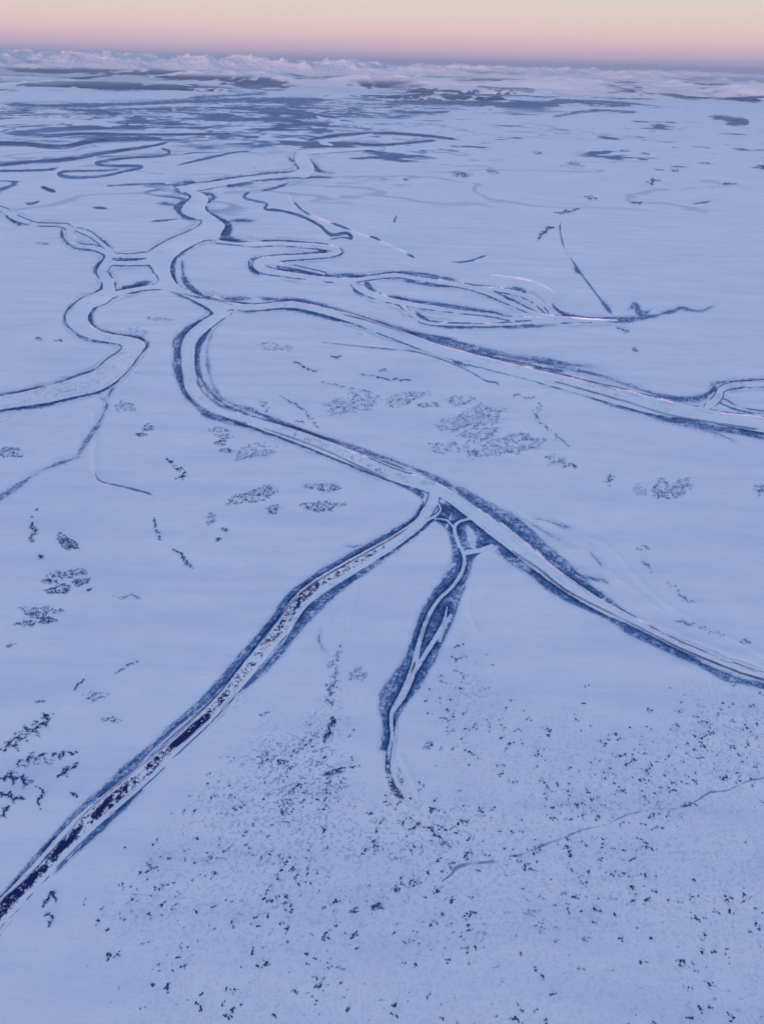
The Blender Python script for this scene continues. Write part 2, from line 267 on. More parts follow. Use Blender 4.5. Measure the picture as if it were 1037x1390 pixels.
CREEK2 = [(690,1163,.8),(706,1161,1.6),(725,1153,2),(742,1146,1.6),(765,1138,1.2),(790,1127,1),(822,1120,.7),(850,1107,.8),(885,1099,.9),(918,1098,.7),(945,1088,1.2),(963,1076,1.6),(985,1074,1.4),(1008,1064,1.4),(1022,1059,1.4),(1040,1056,1.6),(1120,1040,1.5),(1270,1000,1.5)]
RIDGES = [ # snow ledges: (polyline, height m) raised lips of old banks
 [(534,1011,2),(523,1030,2),(525,1056,2),(535,1080,2),(552,1095,2),(571,1110,1.5)],[(545,1030,2),(560,1060,2),(568,1090,1.5)],[(128,560,2),(129,600,2),(128,633,2),(138,652,2),(169,658,2),(205,668,2)],
 [(700,690,2),(740,706,2),(790,725,2),(830,745,1.5),(870,790,1.5),(920,830,1.5),(1000,870,1.5),(1040,890,1.5)],[(800,742,2),(815,765,2),(860,800,2),(900,830,1)],[(487,780,2),(483,810,2),(474,850,2)],[(850,838,2),(900,850,2),(960,876,2),(1040,905,2)],
 [(650,760,2),(640,800,2),(637,830,2),(650,860,1)],[(0,600,2)][:0] or [(640,560,1),(700,560,1)],[(440,310,1.5),(480,318,1.5),(525,305,1),(515,320,1),(490,318,1)],
 [(870,440,2),(880,460,2),(875,490,1.5),(893,528,1.5)],[(700,445,2),(760,450,3),(840,448,3),(900,470,3),(950,480,2)],
]
BLUFFS = [[(391,262,1),(400,274,2.2),(406,279,2.4),(429,292,2.6),(460,304,2.6),(484,313,2.2),(500,319,2),(521,327,2),(547,339,1.4),(566,350,1.4)],
 [(668,372,1),(700,375,1.6),(730,382,2),(750,393,2),(755,400,2),(749,408,2),(762,421,2.4),(788,430,2.4),(836,434,1)]]

F_ch = new()
for p in POLYS: poly_field(F_ch, p, 24)
for p in CH: line_field(F_ch, p, 24)
F_ch += NZ1 * 0.8 + NZ3 * .5
inch = sstep(0.6, -0.6, F_ch)
scrub = np.zeros(GX.shape, np.float32)
# growth lines: willows stand in rows that follow old river levels, parallel to the channel
ROWS = vnoise(F_ch * .85 + NZ2 * 1.6 + 60, NZ4 * 9 + 50, 3)
ROWS2 = vnoise(F_ch * .45 + NZ1 * .8 + 90, NZ4 * 7 + 20, 4)
BELT = {}
for name, lines in W_.items():
    F = new()
    for p in lines: line_field(F, [(a, b, c + (.55 if c < 2.2 else 0)) for a, b, c in p], 12, taper=True)
    if name == 'south-eastern arm': poly_field(F, FINGER_POLY)
    # feathery outer edge
    d = F + NZ1 * 3.4 + NZ2 * 3.4 + NZ3 * 1.9 + NZ4 * 7.0 + .6
    core = np.exp(-np.clip(F_ch - .5, 0, 30) / 3.0) * sstep(-.28, .12, NZ4 + NZ2)
    GR = RNG.random(GX.shape, dtype=np.float32) - .5
    s = sstep(1.2, -1.6, d + GR * 1.6 * (GK > 260)) * np.clip(.16 + .20 * sstep(420, 250, GK) + .40 * ROWS + .80 * core + .60 * NZ3 + .45 * GR * (GK > 260) + .30 * NZ1 + .3 * NZ2, 0.06, 1) + sstep(6, -1, F + NZ2 * 5) * 0.12 * (.6 + NZ1)
    BELT[name] = (F, sstep(3.2, -1.2, d) ** 1.5 * np.clip(ROWS * 1.6 - .1, .1, 1) * (.40 + .60 * core))
    scrub = np.maximum(scrub, s)
F = new()
for p in SNOWHOLES: line_field(F, p, 6)
hole = sstep(1.5, -1.0, F + NZ1 * 2.4)
scrub *= 1 - 0.85 * hole
scrub *= 1 - inch * 0.97
MEANDERS += [[(393,265,1),(401,276,1.2),(412,286,1),(430,295,.8)],[(440,299,.8),(461,306,1.2),(483,315,1)],[(497,319,1),(510,323,1.4),(521,327.5,1.2)],[(548,342,.6),(558,347,1.2),(567,351,1)],[(747,402,1),(750,413,1.6),(764,425,1.6),(790,434,1.2)]]
F = new()
for p in MEANDERS: line_field(F, p, 6, taper=True)
edge = sstep(-.4, .5, F_ch) * sstep(2.4, .8, F_ch) * sstep(.44, .62, ROWS * .5 + NZ2 + .25) * .8 * sstep(70, 150, GK)
halo = sstep(0, 3, F_ch) * sstep(22, 6, F_ch) * sstep(.62, .8, ROWS2) * np.clip(NZ4 * 4 + .2, 0, 1) * .22
scrub = np.maximum(scrub, np.maximum(edge, halo) * (1 - .8 * hole))
md = sstep(1.1, -0.9, F + NZ1 * 1.8 + NZ2 * 1.4 + NZ4 * 1.2)
scrub = np.maximum(scrub, md * np.clip(0.84 + 1.3 * NZ2 + 1.0 * NZ4 + .5 * NZ1, .12, .95) * (1 - inch))
F = new()
line_field(F, CREEK, 8); line_field(F, CREEK2, 8, n=3)
creek = sstep(.9, -0.6, F + NZ1 * 2.6 + NZ3 + .2) * np.clip(.8 + NZ2 * 2.6, .1, 1)
scrub = np.maximum(scrub, creek * 0.42)

# dark lines in the river: overflow ice and open leads
lead = np.zeros(GX.shape, np.float32)
LEADS = [[(687,742,1),(707,756,1.2),(731,772,1.4),(754,791,1.6),(778,807,1.4),(822,829,1.2),(870,853,1.2),(923,880,1.3),(991,908,1.2),(1037,923,1.2),(1270,990,2)],
 [(345,567,.8),(400,580,1),(450,598,.9),(500,618,.8),(560,641,.8)],[(345,577,.7),(396,594,.8),(446,613,1),(490,634,1),(534,653,.8)],[(250,525,.8),(270,550,.9),(304,566,1),(345,578,1)],[(263,508,1.4),(277,533,1.4),(298,551,1),(330,562,1)],[(246,468,.8),(246,500,.9),(252,528,.9)],
 [(560,713,.7),(525,735,.9),(480,760,.9),(445,780,.8),(405,808,.8),(380,838,.9),(355,870,.9),(330,898,.8),(300,938,.8),(262,977,.8),(215,1020,.8),(160,1066,.8),(120,1100,.9),(80,1145,.9),(30,1200,.9),(0,1229,.9)],
 [(590,462,1),(632,476,1),(690,489,1),(740,500,.8),(790,515,.8),(845,530,.8)],[(455,424,.7),(500,435,.8),(560,455,.8)],[(740,514,.7),(790,528,1),(850,545,1),(905,562,1),(960,572,1.2),(1037,584,1)],
 [(233,395,.6),(262,402,.8),(290,407,.6),(324,416,.6)],[(252,392,.8),(280,403,.8),(320,410,.8),(346,412,.8)],[(566,893,1.3),(561,906,1.4),(556,921,1)],[(537,960,1),(534,975,1.4)],[(538,985,1.5),(538,1000,1.5)]]
F = new()
for p in LEADS: line_field(F, p, 5, taper=True)
lead = np.maximum(lead, sstep(1.0, -0.6, F + NZ1 * 1.5 + NZ2 * .9) * np.clip(.65 + NZ4, .2, .9))
# pressure lines in the river ice, parallel to its banks
lead = np.maximum(lead, inch * sstep(.66, .86, ROWS) * np.clip(NZ4 * 3 + .35, 0, 1) * .30 * sstep(300, 420, GK))
# rough ice speckle down the middle of the channels
def speckle(lines, thr, amt=1.0):
    global lead
    F = new()
    for p in lines: line_field(F, p, 6)
    m = sstep(1.5, -1.5, F + NZ2 * 4)
    GR = RNG.random(GX.shape, dtype=np.float32) - .5
    v = np.clip((NZ1 * .55 + NZ3 * 1.1 + NZ4 * .6 + GR * .5 - thr) * 5, 0, 1)
    lead = np.maximum(lead, m * v * amt)
speckle([[(520,742,1.5),(497,756,3.5),(470,771,5),(440,788,5.5),(415,806,6),(400,824,6),(385,848,6),(365,870,6),(345,896,5.5),(304,946,5),(285,966,5)]], 0.02)
speckle([[(236,1012,5),(202,1044,6.5),(162,1078,7.5),(125,1109,8),(88,1146,7),(54,1183,7),(20,1218,7),(0,1240,8),(-100,1350,10),(-230,1490,14)]], -0.10)
speckle([[(430,796,3.5),(412,808,5),(402,822,4)]], -0.25)
speckle([[(282,972,4.5),(268,984,5.5),(250,1000,5.5),(234,1013,4.5)],[(110,1122,2),(98,1136,5),(84,1150,5),(72,1163,3)],[(60,1178,4),(46,1190,4.5),(36,1202,6),(14,1222,7),(-6,1244,8)],[(145,1090,3),(128,1108,4)]], -0.55)
lead = np.maximum(lead, inch * np.clip(NZ2 * 1.6 + NZ1 * .8 - .28, 0, .22))
speckle([[(400,590,4),(430,601,4.5),(465,613,4),(490,625,4)],[(500,633,4),(560,654,4)]], 0.1, .55)
speckle([[(0,548,6),(40,541,6),(80,530,7),(120,518,8),(150,498,7)],[(790,522,6),(850,536,7),(900,548,7)]], 0.22, .35)
speckle([[(525,1025,2),(527,1045,3),(532,1065,4.5),(540,1078,5.5),(546,1084,3)],[(540,1045,3),(546,1065,3)]], -0.16, .9)
speckle([[(532,1060,2.5),(540,1078,4)]], -0.5, .9)

# far delta plain: a maze of scrub-lined meanders and ponds
K = GK
left = sstep(650, 480, GU + (K - 60) * 2.5)
band = sstep(0, 12, K - 56 + .042 * np.clip(GU, 0, 500) + NZ4 * 8) * sstep(134, 88, K - .02 * GU + NZ4 * 40) * left
wx = 700 * (vnoise(GX / 1500, GY / 1500, 91) - .5); wy = 700 * (vnoise(GX / 1500, GY / 1500, 92) - .5)
f1 = fbm(GX + wx, GY + wy, 1500, 5, 61, .68); f2 = fbm(GX - wx, GY + wy, 950, 4, 62, .6); f3 = fbm(GX + wy, GY + wx, 2100, 3, 63, .5)
dark = sstep(.475, .55, f1); ridg = sstep(.05, .012, np.abs(f2 - .5)); pale = sstep(.030, .010, np.abs(f3 - .5)) + sstep(.60, .66, f2)
maze = band * np.clip(dark * .66 + ridg * .62, 0, .85) * (1 - .85 * np.clip(pale, 0, 1))
# thinner tracery running out over the plain to the left
tr = sstep(.022, .006, np.abs(fbm(GX + wx, GY, 1900, 4, 64, .5) - .5)) * sstep(90, 120, K) * sstep(270, 170, K) * sstep(420, 200, GU) * .7
maze = np.maximum(maze, tr * np.clip(NZ4 * 4 + .6, 0, 1))
F = new()
for p in [[(520,187,1.5),(480,188,1.5),(450,190,1.2),(432,191,1.2)],[(431,158,1.4),(440,161,2),(455,163,2),(462,166,2),(448,168,1.3)],[(280,187,1.4),(284,183,2.4),(293,180,2)],[(200,143,1),(240,141,1.2),(300,137,1),(340,134,1)],[(500,186,1.2),(517,180,1.2),(505,175,1)],[(0,205,3),(100,204,2.5),(200,194,.8)],[(0,165,4),(90,163,3),(150,170,2)]]: line_field(F, p, 5)
white = sstep(1, -0.5, F + NZ1)
maze *= (1 - white)
band2 = sstep(26, 32, K) * sstep(60, 44, K + NZ4 * 12) * sstep(430, 560, GU)
wd = sstep(.49, .54, fbm(GX, GY * .5, 1500, 5, 71, .7)) * sstep(.40, .52, fbm(GX, GY * .6, 6000, 2, 72))
maze = np.maximum(maze, band2 * wd * .8)
hz_ = sstep(60, 80, K) * sstep(190, 120, K) * sstep(300, 380, GU) * sstep(720, 600, GU)
scar = sstep(.028, .004, np.abs(fbm(GX + .3 * GY, GY, 420, 4, 79, .5) - .5)) * sstep(.46, .60, vnoise(GX / 900, GY / 900, 14)) * sstep(300, 420, K) * sstep(1150, 850, K)
maze = np.maximum(maze, hz_ * .55 * sstep(.030, .010, np.abs(fbm(GX + wx, GY + wy, 1200, 4, 73, .55) - .5)) * np.clip(NZ4 * 5 + .4, 0, 1))
scrub = np.maximum(scrub, maze)
# dark woods and ponds scattered over the far plain and the right-hand side
scat = sstep(0.66, 0.74, fbm(GX, GY, 900, 4, 77, .6)) * sstep(34, 50, K) * sstep(170, 120, K) * sstep(0, .25, vnoise(GX / 6000, GY / 6000, 8) - .25) * .7
scrub = np.maximum(scrub, scat * (1 - inch))
thin = sstep(0.035, 0.01, np.abs(fbm(GX, GY, 1300, 4, 88) - .5)) * sstep(0.55, .7, vnoise(GX / 2600, GY / 2600, 12)) * sstep(50, 70, K) * sstep(420, 200, K) * .20
scrub = np.maximum(scrub, thin * (1 - inch))
DARKS = [[(957,158,2),(985,160,3),(1012,165,4),(980,168,2)],[(930,148,1.5),(1000,152,2)],[(520,116,3),(590,118,5),(640,118,3)],[(600,128,2),(700,126,3),(740,124,2)],[(520,138,3),(640,139,4),(760,142,2)],[(195,108,2),(240,112,4),(300,112,3)],[(310,114,4),(380,117,5),(400,112,2)],[(100,113,2),(150,119,3),(260,118,3),(330,122,2)],[(400,118,2),(520,122,3)],[(250,133,2),(330,128,1.5),(370,126,1.5)],[(0,141,2),(100,143,3),(200,139,2),(330,135,3),(450,136,3)],[(870,130,2),(960,128,3),(1037,138,3)],[(860,118,3),(950,112,4),(1040,120,5)],[(0,118,1.5),(60,116,1)],[(740,160,1),(800,150,1.5),(870,152,1)],[(640,225,1),(680,222,.8)],[(520,150,2),(590,152,1.6),(620,148,1)]]
F = new()
for p in DARKS: line_field(F, p, 8, taper=True)
dk = sstep(1.4, -1.4, F + NZ1 * 4 + NZ2 * 5)
scrub = np.maximum(scrub, dk * (.72 + NZ3 * .8))
scrub = np.clip(scrub, 0, 1) * (1 - inch); lead = np.clip(lead, 0, 1)

# heights: channel bed below the plain, willow belts a little raised, drifted snow, bluffs
Z = np.zeros(GX.shape, np.float32)
amp = np.clip(PXM / 2.0, .6, 4)
Z -= (2.6 * np.clip(amp, .6, 2)) * sstep(1.0, -1.0, F_ch)
Z += 0.5 * (fbm(GX, GY, 70, 3, 21) - .5) + 4.0 * (fbm(GX, GY, 900, 2, 22) - .5) + 2.2 * (fbm(GX * .6 + GY * .3, GY, 210, 3, 23) - .5)
Z += NZ1 * .22 * PXM * sstep(900, 500, K) * .5
F = new()
for p in RIDGES: line_field(F, p, 8)
Z += sstep(5, -3.0, F) * 0.5 * PXM
F = new()
for p in BLUFFS: line_field(F, p, 26)
Z += 10 * sstep(1.5, -2.5, F + NZ1) * (.8 + .8 * NZ2)
Z += np.clip(K - 1200, 0, 1) * 0
Z *= sstep(8, 30, K) * .97 + .03
lip = sstep(3.2, 1.2, F_ch) * sstep(-0.5, 1.0, F_ch)
Z += lip * .12 * amp * (.5 + NZ2)
X, Y, _ = unproject(GU, GV, Z)

def set_obj_props(o, label=None, cat=None, group=None, kind=None):
    if label: o['label'] = label
    if cat: o['category'] = cat
    if group: o['group'] = group
    if kind: o['kind'] = kind
    return o
def mesh_from(name, co, faces, nper, mat, attrs=None, smooth=True):
    me = bpy.data.meshes.new(name); nv = len(co); nf = len(faces) // nper
    me.vertices.add(nv); me.vertices.foreach_set('co', np.ascontiguousarray(co, np.float32).ravel())
    me.loops.add(nf * nper); me.loops.foreach_set('vertex_index', np.ascontiguousarray(faces, np.int32))
    me.polygons.add(nf); me.polygons.foreach_set('loop_start', np.arange(0, nf * nper, nper, dtype=np.int32))
    me.update(calc_edges=True)
    me.polygons.foreach_set('use_smooth', np.full(nf, smooth))
    for k, a in (attrs or {}).items():
        at = me.attributes.new(k, 'FLOAT', 'POINT'); at.data.foreach_set('value', np.ascontiguousarray(a, np.float32))
    me.materials.append(mat); me.validate()
    return me
def link(name, me):
    o = bpy.data.objects.new(name, me); sc.collection.objects.link(o); return o

# ------------------------------------------------------------------ materials
SNOW = (0.80, 0.84, 0.90); LEAD = (0.014, 0.024, 0.12)
def nodes(mat):
    mat.use_nodes = True; n = mat.node_tree.nodes; l = mat.node_tree.links
    return n, l, n['Principled BSDF']
def land_material(name, river=False):
    mat = bpy.data.materials.new(name); n, l, b = nodes(mat)
    geo = n.new('ShaderNodeNewGeometry')
    def noise(scale, det=4, rough=.55, vec=None):
        t = n.new('ShaderNodeTexNoise'); t.inputs['Scale'].default_value = scale; t.inputs['Detail'].default_value = det; t.inputs['Roughness'].default_value = rough
        l.new(vec or geo.outputs['Position'], t.inputs['Vector']); return t
    def mapr(v, a, b_, c, d):
        t = n.new('ShaderNodeMapRange'); t.inputs[1].default_value = a; t.inputs[2].default_value = b_; t.inputs[3].default_value = c; t.inputs[4].default_value = d
        l.new(v, t.inputs[0]); return t.outputs[0]
    def mix(f, a, b_):
        t = n.new('ShaderNodeMix'); t.data_type = 'RGBA'
        if hasattr(f, 'links'): l.new(f, t.inputs[0])
        else: t.inputs[0].default_value = f
        for i, q in ((6, a), (7, b_)):
            if hasattr(q, 'links'): l.new(q, t.inputs[i])
            else: t.inputs[i].default_value = (*q, 1)
        return t.outputs[2]
    big = noise(1 / 700, 5, .6); mid = noise(1 / 60, 5, .6); fine = noise(1 / 6, 4, .6)
    s1 = mix(mapr(big.outputs[0], .35, .65, 0, 1), SNOW if not river else (.86, .89, .93), (.72, .77, .86))
    s2 = mix(mapr(mid.outputs[0], .42, .68, 0, .30 if not river else .15), s1, (.60, .66, .80))
    s3 = mix(mapr(fine.outputs[0], .5, .75, 0, .22), s2, (.52, .60, .76))
    mp = n.new('ShaderNodeMapping'); mp.inputs['Rotation'].default_value = (0, 0, .35); mp.inputs['Scale'].default_value = (.18, 1, 1); l.new(geo.outputs['Position'], mp.inputs[0])
    wind = noise(1 / 90, 6, .62, mp.outputs[0])
    s3 = mix(mapr(wind.outputs[0], .44, .70, 0, .62 if not river else .2), s3, (.55, .63, .79))
    at = n.new('ShaderNodeAttribute'); at.attribute_name = 'scrub'
    ad = n.new('ShaderNodeAttribute'); ad.attribute_name = 'lead'
    rp = n.new('ShaderNodeValToRGB'); rc = rp.color_ramp; rc.elements.new(.5)
    for e_, p_, c_ in zip(rc.elements, (0, .5, 1), ((1, 1, 1, 1), (.19, .31, .51, 1), (.009, .062, .20, 1))): e_.position = p_; e_.color = c_
    l.new(at.outputs['Fac'], rp.inputs[0])
    mm = n.new('ShaderNodeMix'); mm.data_type = 'RGBA'; mm.blend_type = 'MULTIPLY'; mm.inputs[0].default_value = 1
    l.new(s3, mm.inputs[6]); l.new(rp.outputs[0], mm.inputs[7]); c1 = mm.outputs[2]
    c2 = mix(ad.outputs['Fac'], c1, LEAD)
    l.new(c2, b.inputs['Base Color']); b.inputs['Roughness'].default_value = .5
    sm = n.new('ShaderNodeMath'); sm.operation = 'MAXIMUM'; l.new(at.outputs['Fac'], sm.inputs[0]); l.new(ad.outputs['Fac'], sm.inputs[1])
    l.new(mapr(sm.outputs[0], 0, .5, .6, .03), b.inputs['Specular IOR Level'])
    bmp = n.new('ShaderNodeBump'); bmp.inputs['Strength'].default_value = .6; bmp.inputs['Distance'].default_value = 3.0
    l.new(wind.outputs[0], bmp.inputs['Height']); l.new(bmp.outputs[0], b.inputs['Normal'])
    return mat
M_ground = land_material('snow_ground'); M_river = land_material('river_snow', True)
def plain_mat(name, c0, c1, scale, rough=.9):
    mat = bpy.data.materials.new(name); n, l, b = nodes(mat)
    geo = n.new('ShaderNodeNewGeometry'); t = n.new('ShaderNodeTexNoise'); t.inputs['Scale'].default_value = scale; t.inputs['Detail'].default_value = 3
    l.new(geo.outputs['Position'], t.inputs['Vector'])
    r = n.new('ShaderNodeValToRGB'); r.color_ramp.elements[0].position = .38; r.color_ramp.elements[1].position = .66
    r.color_ramp.elements[0].color = (*c0, 1); r.color_ramp.elements[1].color = (*c1, 1)
    l.new(t.outputs[0], r.inputs[0]); l.new(r.outputs[0], b.inputs['Base Color']); b.inputs['Roughness'].default_value = rough; b.inputs['Specular IOR Level'].default_value = .1
    return mat
M_shrub = plain_mat('bare_willow', (.012, .040, .12), (.06, .12, .25), .3)
M_pale = plain_mat('frosted_willow', (.07, .12, .24), (.22, .30, .48), .2)
M_belt = plain_mat('willow_belt', (.008, .045, .15), (.12, .20, .37), .12)

